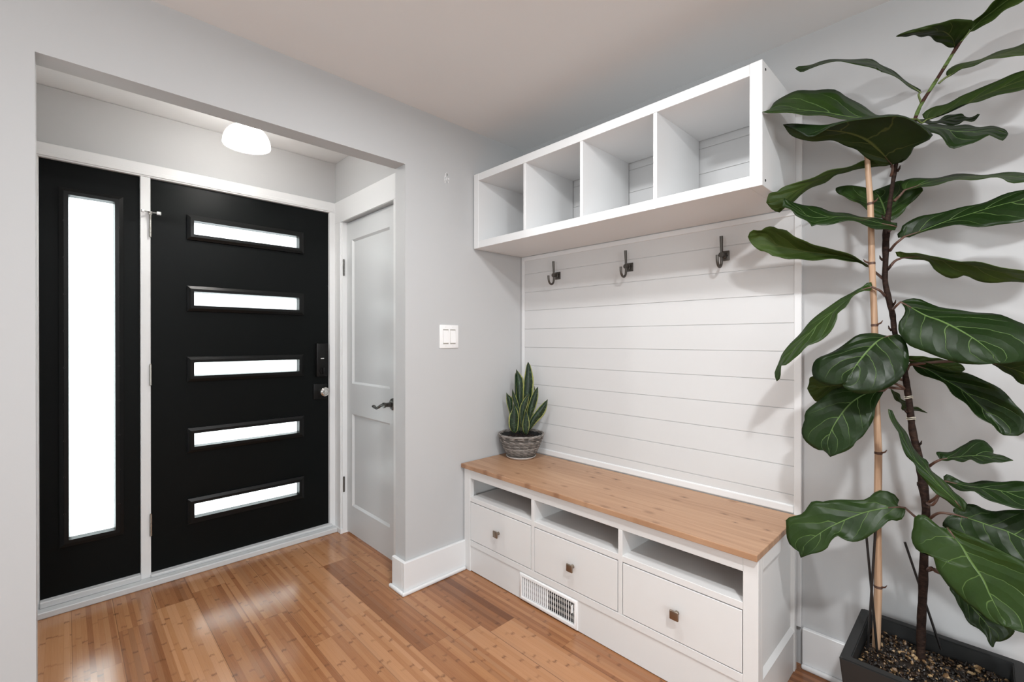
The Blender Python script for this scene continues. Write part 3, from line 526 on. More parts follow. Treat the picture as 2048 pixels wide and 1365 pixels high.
        [(-0.195, -1.818, 0.738), (-0.207, -1.819, 0.725), (-0.217, -1.813, 0.709), (-0.226, -1.801, 0.703), (-0.236, -1.787, 0.705), (-0.251, -1.768, 0.679), (-0.262, -1.751, 0.661), (-0.272, -1.732, 0.642), (-0.281, -1.709, 0.628), (-0.289, -1.685, 0.627), (-0.295, -1.667, 0.637), (-0.300, -1.648, 0.617), (-0.303, -1.643, 0.596), (-0.305, -1.626, 0.577), (-0.308, -1.597, 0.561), (-0.305, -1.572, 0.540)],
     ], 1, [(-0.155, -1.862, 0.686), (-0.195, -1.838, 0.720), (-0.195, -1.818, 0.738)]),
    ('t', [
        [(-0.185, -1.926, 0.745), (-0.180, -1.920, 0.756), (-0.179, -1.926, 0.763), (-0.177, -1.939, 0.769), (-0.177, -1.949, 0.779), (-0.176, -1.966, 0.781), (-0.177, -1.983, 0.775), (-0.179, -2.004, 0.774), (-0.185, -2.034, 0.787), (-0.192, -2.057, 0.796), (-0.212, -2.100, 0.803), (-0.245, -2.133, 0.781)],
        [(-0.185, -1.927, 0.744), (-0.194, -1.962, 0.743), (-0.202, -1.994, 0.738), (-0.211, -2.026, 0.735), (-0.220, -2.056, 0.725), (-0.234, -2.099, 0.718), (-0.245, -2.133, 0.716)],
        [(-0.185, -1.927, 0.743), (-0.192, -1.915, 0.742), (-0.197, -1.906, 0.731), (-0.202, -1.900, 0.710), (-0.209, -1.918, 0.704), (-0.223, -1.962, 0.697), (-0.239, -2.023, 0.677), (-0.247, -2.080, 0.666), (-0.245, -2.133, 0.700)],
     ], 1, [(-0.155, -1.869, 0.708), (-0.185, -1.894, 0.741), (-0.185, -1.927, 0.744)]),
    ('t', [
        [(-0.275, -1.914, 0.729), (-0.276, -1.894, 0.728), (-0.278, -1.881, 0.740), (-0.279, -1.876, 0.748), (-0.281, -1.865, 0.754), (-0.283, -1.853, 0.750), (-0.286, -1.844, 0.736), (-0.289, -1.845, 0.718), (-0.291, -1.841, 0.704), (-0.295, -1.841, 0.681), (-0.300, -1.850, 0.660), (-0.303, -1.860, 0.652), (-0.308, -1.878, 0.659), (-0.312, -1.888, 0.649), (-0.318, -1.892, 0.629), (-0.327, -1.908, 0.607), (-0.332, -1.916, 0.595), (-0.341, -1.933, 0.582), (-0.351, -1.950, 0.570), (-0.362, -1.970, 0.563), (-0.374, -1.989, 0.554), (-0.389, -2.011, 0.554), (-0.395, -2.018, 0.556)],
        [(-0.275, -1.914, 0.729), (-0.288, -1.929, 0.709), (-0.299, -1.942, 0.696), (-0.315, -1.957, 0.671), (-0.321, -1.963, 0.663), (-0.342, -1.983, 0.635), (-0.356, -1.993, 0.611), (-0.374, -2.006, 0.586), (-0.387, -2.015, 0.568), (-0.395, -2.018, 0.556)],
        [(-0.275, -1.914, 0.729), (-0.294, -1.942, 0.730), (-0.317, -1.983, 0.725), (-0.337, -2.021, 0.716), (-0.355, -2.057, 0.703), (-0.370, -2.090, 0.683), (-0.383, -2.099, 0.629), (-0.390, -2.089, 0.582), (-0.395, -2.063, 0.558), (-0.397, -2.038, 0.557), (-0.395, -2.018, 0.556)],
     ], 1, [(-0.155, -1.865, 0.554), (-0.275, -1.883, 0.608), (-0.235, -1.897, 0.582), (-0.265, -1.920, 0.686), (-0.275, -1.914, 0.729)]),
    ('t', [
        [(-0.175, -1.915, 0.536), (-0.183, -1.915, 0.526), (-0.195, -1.927, 0.511), (-0.208, -1.941, 0.484), (-0.217, -1.956, 0.461), (-0.220, -1.975, 0.453), (-0.221, -1.990, 0.442), (-0.220, -1.992, 0.428), (-0.218, -1.999, 0.416), (-0.215, -2.004, 0.418)],
        [(-0.175, -1.917, 0.537), (-0.186, -1.947, 0.509), (-0.196, -1.973, 0.484), (-0.205, -1.994, 0.458), (-0.215, -2.002, 0.416)],
        [(-0.175, -1.919, 0.538), (-0.169, -1.962, 0.530), (-0.173, -2.005, 0.503), (-0.188, -2.041, 0.468), (-0.193, -2.035, 0.450), (-0.203, -2.014, 0.431), (-0.208, -2.005, 0.428), (-0.215, -2.005, 0.418)],
     ], 1, [(-0.155, -1.865, 0.552), (-0.175, -1.887, 0.569), (-0.175, -1.917, 0.537)]),
    ('t', [
        [(-0.115, -1.763, 1.635), (-0.113, -1.732, 1.645), (-0.108, -1.708, 1.679), (-0.104, -1.687, 1.703), (-0.098, -1.656, 1.729), (-0.092, -1.630, 1.748), (-0.088, -1.622, 1.771), (-0.083, -1.638, 1.776), (-0.073, -1.673, 1.770), (-0.063, -1.704, 1.759), (-0.055, -1.721, 1.746)],
        [(-0.115, -1.763, 1.635), (-0.091, -1.752, 1.681), (-0.070, -1.738, 1.721), (-0.055, -1.721, 1.746)],
        [(-0.115, -1.763, 1.635), (-0.115, -1.777, 1.625), (-0.110, -1.806, 1.648), (-0.107, -1.813, 1.665), (-0.097, -1.849, 1.704), (-0.096, -1.851, 1.712), (-0.088, -1.825, 1.739), (-0.080, -1.793, 1.756), (-0.069, -1.760, 1.752), (-0.055, -1.721, 1.746)],
     ], 1, [(-0.155, -1.770, 1.619), (-0.115, -1.763, 1.635)]),
    ('z', [
        [(-0.145, -1.808, 1.706), (-0.136, -1.799, 1.727), (-0.131, -1.804, 1.740), (-0.126, -1.822, 1.744), (-0.117, -1.865, 1.737), (-0.113, -1.913, 1.736), (-0.113, -1.948, 1.728), (-0.117, -1.981, 1.720), (-0.127, -2.024, 1.709), (-0.139, -2.057, 1.698), (-0.157, -2.092, 1.680), (-0.185, -2.122, 1.656)],
        [(-0.145, -1.810, 1.706), (-0.150, -1.854, 1.714), (-0.157, -1.915, 1.716), (-0.165, -1.981, 1.701), (-0.175, -2.056, 1.679), (-0.185, -2.122, 1.654)],
        [(-0.145, -1.811, 1.706), (-0.161, -1.825, 1.702), (-0.184, -1.857, 1.698), (-0.205, -1.893, 1.692), (-0.225, -1.939, 1.689), (-0.233, -1.971, 1.680), (-0.237, -2.010, 1.671), (-0.234, -2.031, 1.656), (-0.229, -2.054, 1.654), (-0.214, -2.089, 1.650), (-0.185, -2.122, 1.653)],
     ], 1, [(-0.155, -1.787, 1.676), (-0.145, -1.798, 1.691), (-0.145, -1.810, 1.706)]),
    ('t', [
        [(-0.205, -1.814, 1.552), (-0.202, -1.804, 1.551), (-0.201, -1.797, 1.556), (-0.200, -1.798, 1.564), (-0.200, -1.806, 1.568), (-0.199, -1.808, 1.584), (-0.198, -1.821, 1.595), (-0.198, -1.851, 1.609), (-0.199, -1.875, 1.611), (-0.203, -1.916, 1.611), (-0.207, -1.950, 1.616), (-0.213, -1.982, 1.620), (-0.223, -2.022, 1.629), (-0.234, -2.054, 1.631), (-0.252, -2.096, 1.633), (-0.275, -2.129, 1.601)],
        [(-0.205, -1.815, 1.552), (-0.213, -1.859, 1.563), (-0.223, -1.906, 1.578), (-0.232, -1.950, 1.587), (-0.243, -2.002, 1.597), (-0.256, -2.053, 1.601), (-0.275, -2.129, 1.599)],
        [(-0.205, -1.819, 1.551), (-0.213, -1.827, 1.548), (-0.235, -1.860, 1.556), (-0.254, -1.896, 1.559), (-0.268, -1.930, 1.555), (-0.286, -1.982, 1.541), (-0.294, -2.021, 1.537), (-0.297, -2.051, 1.540), (-0.292, -2.102, 1.556), (-0.275, -2.129, 1.596)],
     ], 1, [(-0.155, -1.777, 1.523), (-0.205, -1.796, 1.535), (-0.205, -1.815, 1.552)]),
    ('u', [
        [(-0.155, -1.804, 1.498), (-0.162, -1.796, 1.501), (-0.166, -1.791, 1.510), (-0.169, -1.792, 1.516), (-0.173, -1.804, 1.514), (-0.178, -1.817, 1.508), (-0.188, -1.845, 1.504), (-0.193, -1.863, 1.492), (-0.202, -1.894, 1.479), (-0.211, -1.939, 1.464), (-0.215, -1.971, 1.455), (-0.218, -2.013, 1.440), (-0.216, -2.055, 1.423), (-0.210, -2.090, 1.409), (-0.195, -2.125, 1.393)],
        [(-0.155, -1.806, 1.497), (-0.159, -1.843, 1.496), (-0.164, -1.892, 1.479), (-0.172, -1.960, 1.454), (-0.180, -2.023, 1.425), (-0.185, -2.056, 1.411), (-0.195, -2.125, 1.392)],
        [(-0.155, -1.808, 1.496), (-0.149, -1.827, 1.491), (-0.145, -1.854, 1.487), (-0.144, -1.867, 1.479), (-0.142, -1.876, 1.457), (-0.141, -1.891, 1.441), (-0.141, -1.910, 1.427), (-0.141, -1.924, 1.424), (-0.142, -1.933, 1.427), (-0.142, -1.944, 1.430), (-0.143, -1.956, 1.420), (-0.145, -1.973, 1.410), (-0.149, -1.999, 1.404), (-0.153, -2.024, 1.403), (-0.162, -2.057, 1.398), (-0.175, -2.092, 1.392), (-0.195, -2.125, 1.390)],
     ], 1, [(-0.155, -1.773, 1.467), (-0.155, -1.789, 1.489), (-0.155, -1.806, 1.497)]),
]
TRUNK = [((-0.155, -1.851, 0.271), 0.0112), ((-0.155, -1.851, 0.308), 0.0110), ((-0.155, -1.852, 0.384), 0.0109), ((-0.155, -1.855, 0.476), 0.0106), ((-0.155, -1.858, 0.599), 0.0109), ((-0.155, -1.860, 0.673), 0.0106), ((-0.155, -1.862, 0.740), 0.0104), ((-0.155, -1.856, 0.799), 0.0112), ((-0.155, -1.849, 0.859), 0.0101), ((-0.155, -1.841, 0.911), 0.0095), ((-0.155, -1.831, 0.967), 0.0089), ((-0.155, -1.825, 1.033), 0.0085), ((-0.155, -1.818, 1.100), 0.0083), ((-0.155, -1.812, 1.147), 0.0077), ((-0.155, -1.800, 1.213), 0.0071), ((-0.155, -1.789, 1.264), 0.0071), ((-0.155, -1.783, 1.325), 0.0077), ((-0.155, -1.773, 1.377), 0.0077), ((-0.155, -1.765, 1.430), 0.0071), ((-0.155, -1.766, 1.493), 0.0077), ((-0.155, -1.767, 1.568), 0.0095), ((-0.155, -1.772, 1.630), 0.0077), ((-0.155, -1.780, 1.706), 0.0053), ((-0.155, -1.786, 1.753), 0.0059), ((-0.155, -1.794, 1.802), 0.0054), ((-0.155, -1.815, 1.858), 0.0052), ((-0.155, -1.834, 1.912), 0.0051), ((-0.155, -1.849, 1.954), 0.0050), ((-0.155, -1.881, 2.010), 0.0047), ((-0.155, -1.905, 2.053), 0.0047), ((-0.155, -1.923, 2.086), 0.0046), ((-0.155, -1.937, 2.108), 0.0044), ((-0.155, -1.945, 2.120), 0.0041), ((-0.155, -1.951, 2.127), 0.0038)]
CANE = [((-0.185, -1.748, 0.265), 0.0106), ((-0.185, -1.753, 0.473), 0.0106), ((-0.185, -1.751, 0.650), 0.0103), ((-0.185, -1.753, 0.891), 0.0099), ((-0.185, -1.746, 1.087), 0.0091), ((-0.185, -1.743, 1.290), 0.0089), ((-0.185, -1.736, 1.485), 0.0086), ((-0.185, -1.732, 1.673), 0.0084), ((-0.185, -1.724, 1.810), 0.0074), ((-0.185, -1.722, 1.852), 0.0074)]
STICKS = [((-0.205, -1.726, 0.632), (-0.205, -1.754, 0.269)), ((-0.215, -1.750, 0.658), (-0.215, -1.731, 0.263)), ((-0.115, -1.810, 0.608), (-0.115, -1.894, 0.310))]
SNAKE = [
    [
        [(-0.124, -0.143, 0.724), (-0.127, -0.140, 0.821), (-0.126, -0.141, 0.917), (-0.122, -0.144, 1.014), (-0.113, -0.152, 1.086), (-0.109, -0.157, 1.119)],
        [(-0.124, -0.160, 0.726), (-0.121, -0.163, 0.823), (-0.117, -0.166, 0.919), (-0.112, -0.171, 1.034), (-0.113, -0.169, 1.119)],
        [(-0.107, -0.160, 0.724), (-0.098, -0.168, 0.811), (-0.093, -0.173, 0.869), (-0.081, -0.184, 0.999), (-0.088, -0.177, 1.067), (-0.099, -0.166, 1.119)],
    ],
    [
        [(-0.154, -0.128, 0.726), (-0.157, -0.125, 0.822), (-0.162, -0.119, 0.942), (-0.163, -0.118, 1.034), (-0.160, -0.121, 1.076)],
        [(-0.157, -0.142, 0.728), (-0.155, -0.143, 0.824), (-0.155, -0.143, 0.944), (-0.158, -0.139, 1.020), (-0.169, -0.129, 1.077)],
        [(-0.140, -0.141, 0.726), (-0.136, -0.145, 0.822), (-0.132, -0.149, 0.889), (-0.131, -0.150, 1.019), (-0.146, -0.134, 1.053), (-0.160, -0.121, 1.076)],
    ],
    [
        [(-0.178, -0.118, 0.718), (-0.192, -0.105, 0.776), (-0.197, -0.100, 0.829), (-0.208, -0.089, 0.891), (-0.208, -0.089, 0.945)],
        [(-0.180, -0.134, 0.721), (-0.190, -0.124, 0.797), (-0.198, -0.115, 0.854), (-0.203, -0.110, 0.902), (-0.216, -0.097, 0.946)],
        [(-0.164, -0.132, 0.718), (-0.174, -0.122, 0.776), (-0.181, -0.115, 0.833), (-0.183, -0.113, 0.915), (-0.197, -0.100, 0.929), (-0.208, -0.089, 0.945)],
    ],
    [
        [(-0.172, -0.146, 0.717), (-0.173, -0.144, 0.817), (-0.188, -0.130, 0.883), (-0.195, -0.122, 0.921), (-0.195, -0.122, 0.967)],
        [(-0.173, -0.161, 0.719), (-0.175, -0.159, 0.809), (-0.186, -0.147, 0.875), (-0.197, -0.137, 0.923), (-0.203, -0.131, 0.968)],
        [(-0.160, -0.157, 0.717), (-0.160, -0.156, 0.798), (-0.166, -0.151, 0.864), (-0.178, -0.139, 0.921), (-0.195, -0.122, 0.967)],
    ],
    [
        [(-0.204, -0.135, 0.722), (-0.218, -0.122, 0.753), (-0.218, -0.121, 0.814), (-0.208, -0.131, 0.843), (-0.199, -0.140, 0.885)],
        [(-0.204, -0.152, 0.722), (-0.207, -0.148, 0.755), (-0.206, -0.150, 0.802), (-0.206, -0.150, 0.840), (-0.207, -0.148, 0.887)],
        [(-0.189, -0.150, 0.716), (-0.180, -0.158, 0.753), (-0.178, -0.160, 0.819), (-0.185, -0.153, 0.852), (-0.199, -0.140, 0.885)],
    ],
    [
        [(-0.178, -0.189, 0.717), (-0.183, -0.184, 0.761), (-0.190, -0.176, 0.832), (-0.186, -0.180, 0.879), (-0.169, -0.197, 0.921), (-0.150, -0.214, 0.946)],
        [(-0.183, -0.200, 0.719), (-0.188, -0.195, 0.773), (-0.188, -0.195, 0.824), (-0.181, -0.202, 0.880), (-0.171, -0.211, 0.913), (-0.159, -0.223, 0.947)],
        [(-0.171, -0.195, 0.717), (-0.175, -0.191, 0.771), (-0.171, -0.195, 0.822), (-0.157, -0.208, 0.879), (-0.152, -0.213, 0.916), (-0.150, -0.214, 0.946)],
    ],
    [
        [(-0.134, -0.189, 0.727), (-0.141, -0.182, 0.798), (-0.139, -0.184, 0.846), (-0.126, -0.196, 0.908), (-0.110, -0.212, 0.955), (-0.093, -0.228, 0.980)],
        [(-0.139, -0.201, 0.730), (-0.138, -0.202, 0.800), (-0.127, -0.212, 0.867), (-0.117, -0.222, 0.919), (-0.102, -0.236, 0.981)],
        [(-0.127, -0.196, 0.727), (-0.122, -0.201, 0.798), (-0.102, -0.220, 0.865), (-0.092, -0.229, 0.922), (-0.093, -0.228, 0.980)],
    ],
    [
        [(-0.143, -0.194, 0.727), (-0.134, -0.203, 0.791), (-0.111, -0.226, 0.843), (-0.080, -0.255, 0.890), (-0.061, -0.273, 0.910)],
        [(-0.149, -0.205, 0.731), (-0.133, -0.221, 0.788), (-0.109, -0.244, 0.831), (-0.086, -0.267, 0.873), (-0.070, -0.281, 0.912)],
        [(-0.137, -0.200, 0.730), (-0.101, -0.236, 0.786), (-0.077, -0.259, 0.822), (-0.065, -0.270, 0.862), (-0.061, -0.273, 0.910)],
    ],
    [
        [(-0.173, -0.207, 0.715), (-0.184, -0.197, 0.740), (-0.185, -0.196, 0.787), (-0.178, -0.202, 0.819), (-0.170, -0.209, 0.855)],
        [(-0.178, -0.219, 0.718), (-0.180, -0.217, 0.756), (-0.180, -0.217, 0.798), (-0.179, -0.218, 0.856)],
        [(-0.166, -0.214, 0.717), (-0.157, -0.223, 0.763), (-0.160, -0.220, 0.810), (-0.170, -0.209, 0.855)],
    ],
    [
        [(-0.102, -0.178, 0.731), (-0.097, -0.183, 0.822), (-0.088, -0.192, 0.928), (-0.088, -0.191, 0.980), (-0.086, -0.193, 0.982)],
        [(-0.109, -0.188, 0.733), (-0.102, -0.195, 0.824), (-0.095, -0.201, 0.929), (-0.095, -0.202, 0.983)],
        [(-0.099, -0.182, 0.731), (-0.090, -0.190, 0.822), (-0.083, -0.197, 0.928), (-0.084, -0.195, 0.980), (-0.086, -0.194, 0.982)],
    ],
    [
        [(-0.157, -0.125, 0.731), (-0.161, -0.121, 0.822), (-0.167, -0.115, 0.942), (-0.166, -0.115, 1.055), (-0.164, -0.117, 1.057)],
        [(-0.164, -0.135, 0.733), (-0.167, -0.132, 0.824), (-0.172, -0.127, 0.944), (-0.172, -0.126, 1.058)],
        [(-0.154, -0.128, 0.731), (-0.156, -0.125, 0.822), (-0.160, -0.122, 0.942), (-0.160, -0.121, 1.055), (-0.164, -0.117, 1.057)],
    ],
]

# ---------------------------------------------------------------- the setting
XR = 0.016           # face of the right wall
H = 2.403            # ceiling
T = 0.093            # thickness of the wall with the opening
OX0, OX1, OZ = -2.069, -0.808, 2.1075
VX0, VX1, VY = -2.125, -0.727, 1.0
XL, YB = -4.6, -5.1
sboxes('floor', [(XL - .1, XR + .1, YB - .1, 1.12, -.06, 0)], 'floor', 'reddish brown bamboo plank floor', 'floor')
sboxes('ceiling', [(XL - .1, XR + .1, YB - .1, T, H, H + .06)], 'ceiling', 'smooth white ceiling of the main room', 'ceiling')
o = sboxes('ceiling_vestibule', [(VX0 - .1, VX1 + .1, T, 1.12, H + .002, H + .06)], 'ceiling', 'white ceiling of the entry recess with the dome lamp', 'ceiling')
sboxes('wall_right', [(XR, XR + .1, YB - .1, 0, 0, H)], 'wall', 'pale grey wall behind the bench and the fig', 'wall')
sboxes('wall_front', [(XL, OX0, 0, T, 0, H), (OX0, OX1, 0, T, OZ, H), (OX1, XR + .1, 0, T, 0, H)], 'wall', 'pale grey wall with the wide opening to the entry', 'wall')
sboxes('wall_left', [(XL - .1, XL, YB - .1, T, 0, H)], 'wall', 'pale grey wall on the left side of the room', 'wall')
sboxes('wall_rear', [(XL, XR, YB - .1, YB, 0, H)], 'wall', 'pale grey wall behind the viewer', 'wall')
sboxes('wall_entry', [(VX0 - .1, VX1 + .1, VY, VY + .1, 2.139, H), (VX0 - .1, -2.09, VY, VY + .1, 0, 2.139), (-.774, VX1 + .1, VY, VY + .1, 0, 2.139)], 'wall', 'pale grey wall strip above the black entry door', 'wall')
sboxes('wall_entry_left', [(VX0 - .1, VX0, T, VY, 0, H)], 'wall', 'left side wall of the entry recess', 'wall')
sboxes('wall_closet', [(VX1, VX1 + .1, T, .235, 0, 2.0), (VX1, VX1 + .1, .90, VY, 0, 2.0), (VX1, VX1 + .1, T, VY, 2.0, H)], 'wall', 'right side wall of the entry recess above the closet door', 'wall')

# white frame round the black door and its side light
tr = sboxes('trim_1', [(-2.122, -.735, .984, 1.05, 2.072, 2.139),        # head
                       (-.772, -.735, .984, 1.05, .0, 2.072),            # right jamb
                       (-1.733, -1.692, .986, 1.05, .03, 2.072),         # mullion
                       (-2.122, -2.091, .984, 1.05, .0, 2.072),
                       (-2.11, -.75, 1.0485, 1.075, 2.055, 2.11), (-2.11, -2.075, 1.0485, 1.075, .0, 2.055), (-.79, -.75, 1.0485, 1.075, .0, 2.055), (-1.75, -1.675, 1.0485, 1.075, .0, 2.055)], 'trim', 'white frame around the black entry door and side light', 'door frame', .002)  # rear strips: unseen, added behind the slabs to block sky light at the gaps
boxes('frame_lip', [(-2.110, -.75, .979, .985, 2.079, 2.10)], 'trim', tr, .0015)
sboxes('trim_2', [(-2.122, -.745, .93, 1.05, 0, .03), (-1.695, -.76, .968, 1.05, .03, .0455), (-2.091, -1.7325, .972, 1.05, .03, .0595), (-2.11, -.75, 1.0485, 1.075, 0, .075)], 'sill', 'worn white threshold under the black entry door', 'threshold', .004)  # last strip: unseen, added to stop sky light leaking in at the bottom
# closet casing, set over the right side wall
sboxes('trim_3', [(VX1 - .012, VX1, .90, .984, .03, 2.0), (VX1 - .012, VX1, T, .984, 2.0, 2.139), (VX1 - .012, VX1, T, .235, .0, 2.0),
                  (VX1 - .004, VX1 + .06, .888, .902, .0, 2.0), (VX1 - .018, VX1, .885, .984, 0, .03)], 'trim', 'wide white casing around the closet door', 'door frame', .0015)

# baseboards
def base_run(name, lst, shoe, label):
    bm = bmesh.new()
    for b in lst: box(bm, *b, .0025)
    o = struct(name, bm, 'trim', label, 'baseboard')
    bm = bmesh.new()
    for b in shoe: box(bm, *b, .007, 3)
    obj('shoe_moulding', bm, 'trim', o, smooth=50)
    return o
bt = .018
base_run('baseboard_front', [(OX1 - bt, -.008, -bt, 0, 0, .155), (OX1 - bt, OX1, -.0, T + .005, 0, .155)],
         [(OX1 - bt - .016, -.452, -bt - .016, -bt, 0, .019), (OX1 - bt - .016, OX1 - bt, -bt, T + .012, 0, .019)], 'white baseboard wrapping the wall end left of the bench')
base_run('baseboard_left', [(XL, OX0 + bt, -bt, 0, 0, .155), (OX0, OX0 + bt, 0, T, 0, .155)], [(XL, OX0 + bt + .016, -bt - .016, -bt, 0, .019), (OX0 + bt, OX0 + bt + .016, -bt, T + .012, 0, .019)], 'white baseboard left of the entry opening')
base_run('baseboard_right', [(XR - bt, XR, YB, -1.502, 0, .148)], [(XR - bt - .016, XR - bt, YB, -1.502, 0, .019)], 'white baseboard on the wall behind the fig')

# ---------------------------------------------------------------- entry door
door = sempty('door_1', (-1.232, 1.004, .044), 'black entry door with five narrow frosted windows', 'door')
LZ = [(1.817, 1.882), (1.433, 1.500), (1.053, 1.118), (.671, .735), (.287, .355)]
lx0, lx1 = -1.503, -.967
def slab_with_holes(name, x0, x1, z0, z1, holes, y0, y1, mat, parent):
    bm = bmesh.new(); hs = sorted(holes, key=lambda h: h[2]); hx0, hx1 = hs[0][0], hs[0][1]
    box(bm, x0, hx0, y0, y1, z0, z1); box(bm, hx1, x1, y0, y1, z0, z1)
    zz = z0
    for h in hs:
        box(bm, hx0, hx1, y0, y1, zz, h[2]); zz = h[3]
    box(bm, hx0, hx1, y0, y1, zz, z1)
    bmesh.ops.remove_doubles(bm, verts=bm.verts[:], dist=1e-5)
    return obj(name, bm, mat, parent)
slab_with_holes('door_slab', -1.689, -.774, .046, 2.07, [(lx0 - .012, lx1 + .012, a - .012, b + .012) for a, b in LZ], 1.004, 1.048, 'black_door', door)
def moulding(bm, x0, x1, z0, z1, wd, y_out, y_face, y_in, wall=1.004):
    """mitred picture-frame moulding: outer edge on the slab, raised ridge, inner lip sloping back to the glass"""
    prof = [(wd, wall), (wd, y_out), (wd * .55, y_face), (wd * .12, y_face), (0, y_in)]
    rings = []
    for o_, y in prof:
        rings.append([bm.verts.new((x, y, z)) for x, z in ((x0 - o_, z0 - o_), (x1 + o_, z0 - o_), (x1 + o_, z1 + o_), (x0 - o_, z1 + o_))])
    for r0, r1 in zip(rings, rings[1:]):
        for k in range(4): bm.faces.new((r0[k], r0[(k + 1) % 4], r1[(k + 1) % 4], r1[k]))
for i, (a, b) in enumerate(LZ):
    bm = bmesh.new(); moulding(bm, lx0, lx1, a, b, .034, .990, .982, 1.018)
    fr = obj('window_frame', bm, 'black_frame', door)
    bm = bmesh.new(); box(bm, lx0 - .006, lx1 + .006, 1.020, 1.026, a - .006, b + .006); p = obj('window_pane', bm, 'pane', fr)
    p['label'] = 'frosted glass pane'
def hinge(parent, x, y, z0, z1, mat, n=5, r=.0055, axis_leaf=None):
    bm = bmesh.new(); hh = (z1 - z0) / n
    for k in range(n): lathe(bm, [(0, z0 + k * hh + .0006), (r, z0 + k * hh + .0006), (r, z0 + (k + 1) * hh - .0006), (0, z0 + (k + 1) * hh - .0006)], (x, y, 0), 'z', 12)
    lathe(bm, [(0, z1), (r * .8, z1), (r * .9, z1 + .004), (0, z1 + .006)], (x, y, 0), 'z', 12)
    if axis_leaf: box(bm, *axis_leaf)
    return obj('hinge', bm, mat, parent, smooth=50)
for a, b in ((1.768, 1.883), (1.012, 1.117), (.243, .353)): hinge(door, -1.6935, .978, a, b, 'nickel', axis_leaf=(-1.6955, -1.690, .9795, .986, a, b))
# hinge-pin door stop on the top hinge
bm = bmesh.new()
tube(bm, [(-1.694, .978, 1.890), (-1.705, .955, 1.890), (-1.724, .946, 1.889)], .0035, 8)
tube(bm, [(-1.694, .978, 1.890), (-1.685, .955, 1.889), (-1.668, .943, 1.887)], .0035, 8)
lathe(bm, [(0, 1.882), (.010, 1.882), (.010, 1.897), (0, 1.897)], (-1.694, .978, 0), 'z', 14)
ds = obj('door_stop', bm, 'chrome', door, smooth=50)
bm = bmesh.new()
tube(bm, [(-1.722, .947, 1.889), (-1.732, .9455, 1.889)], .0085, 12); tube(bm, [(-1.670, .944, 1.887), (-1.655, .940, 1.886)], .0085, 12)
t_ = obj('bumper', bm, 'plastic', ds, smooth=50); t_['label'] = 'white rubber bumpers'
# smart lock body and knob
bm = bmesh.new(); box(bm, -.862, -.790, .966, 1.004, 1.008, 1.222, .006, 2); dl = obj('deadbolt_lock', bm, 'black_metal', door, smooth=40)
bm = bmesh.new(); lathe(bm, [(0, .966), (.019, .966), (.019, .957), (0, .957)], (-.826, 0, 1.046), 'y', 20); box(bm, -.831, -.821, .938, .958, 1.026, 1.066, .003, 2)
obj('thumb_turn', bm, 'black_metal', dl, smooth=40)
bm = bmesh.new(); box(bm, -.838, -.816, .9645, .967, 1.122, 1.128, .001); t_ = obj('light_bar', bm, 'chrome', dl); t_['label'] = 'small silver bar'
bm = bmesh.new(); box(bm, -.872, -.786, .992, 1.004, .862, .962, .003, 2); ks = obj('knob_plate', bm, 'black_metal', door, smooth=40)
bm = bmesh.new(); lathe(bm, [(0, .992), (.017, .992), (.013, .975), (.012, .962), (.022, .954), (.0285, .944), (.030, .934), (.027, .926), (.019, .922), (.017, .925), (.012, .925), (.010, .921), (0, .920)], (-.826, 0, .914), 'y', 32)
t_ = obj('door_knob', bm, 'chrome', door, smooth=50); t_['label'] = 'round chrome door knob'

# ---------------------------------------------------------------- side light
sl = sempty('window_1', (-1.911, 1.004, .06), 'tall frosted side light in a black panel left of the entry door', 'window')
gx0, gx1, gz0, gz1 = -1.990, -1.834, .316, 1.915
slab_with_holes('panel', -2.089, -1.735, .06, 2.072, [(gx0 - .012, gx1 + .012, gz0 - .012, gz1 + .012)], 1.004, 1.048, 'black_door', sl)
bm = bmesh.new(); moulding(bm, gx0, gx1, gz0, gz1, .036, .990, .982, 1.016)
fr = obj('window_frame', bm, 'black_frame', sl)
for k in range(9):
    z = gz0 + .12 + k * .17
    for x in (gx0 - .018, gx1 + .018):
        bm = bmesh.new(); lathe(bm, [(0, .9805), (.004, .9805), (.0045, .9825)], (x, 0, z), 'y', 8)
        obj('screw_cap', bm, 'black_metal', fr, smooth=True)
bm = bmesh.new(); box(bm, gx0 - .006, gx1 + .006, 1.018, 1.024, gz0 - .006, gz1 + .006); t_ = obj('window_pane', bm, 'pane', sl); t_['label'] = 'tall frosted glass pane'

# ---------------------------------------------------------------- closet door in the right side wall
cd = sempty('door_2', (-.70, .57, .012), 'white two-panel closet door in the entry recess', 'door')
bm = bmesh.new(); X0, X1 = -.700, -.668
P = [(.343, .816, .188, .774), (.343, .816, .967, 1.879)]
box(bm, X0, X1, .240, .343, .012, 1.996); box(bm, X0, X1, .816, .886, .012, 1.996)
for z0, z1 in ((.012, .188), (.774, .967), (1.879, 1.996)): box(bm, X0, X1, .343, .816, z0, z1)
bmesh.ops.remove_doubles(bm, verts=bm.verts[:], dist=1e-5)
obj('door_slab', bm, 'closet', cd)
for y0, y1, z0, z1 in P:
    bm = bmesh.new(); d = .012
    o4 = [(y0, z0), (y1, z0), (y1, z1), (y0, z1)]; i4 = [(y0 + d, z0 + d), (y1 - d, z0 + d), (y1 - d, z1 - d), (y0 + d, z1 - d)]
    ra = [bm.verts.new((X0, y, z)) for y, z in o4]; rb = [bm.verts.new((X0 + .011, y, z)) for y, z in i4]; rc = [bm.verts.new((X1, y, z)) for y, z in o4]
    for k in range(4):
        bm.faces.new((ra[k], ra[(k + 1) % 4], rb[(k + 1) % 4], rb[k])); bm.faces.new((ra[k], rc[k], rc[(k + 1) % 4], ra[(k + 1) % 4]))
    bm.faces.new(rb); bm.faces.new(rc[::-1])
    obj('door_panel', bm, 'closet', cd)
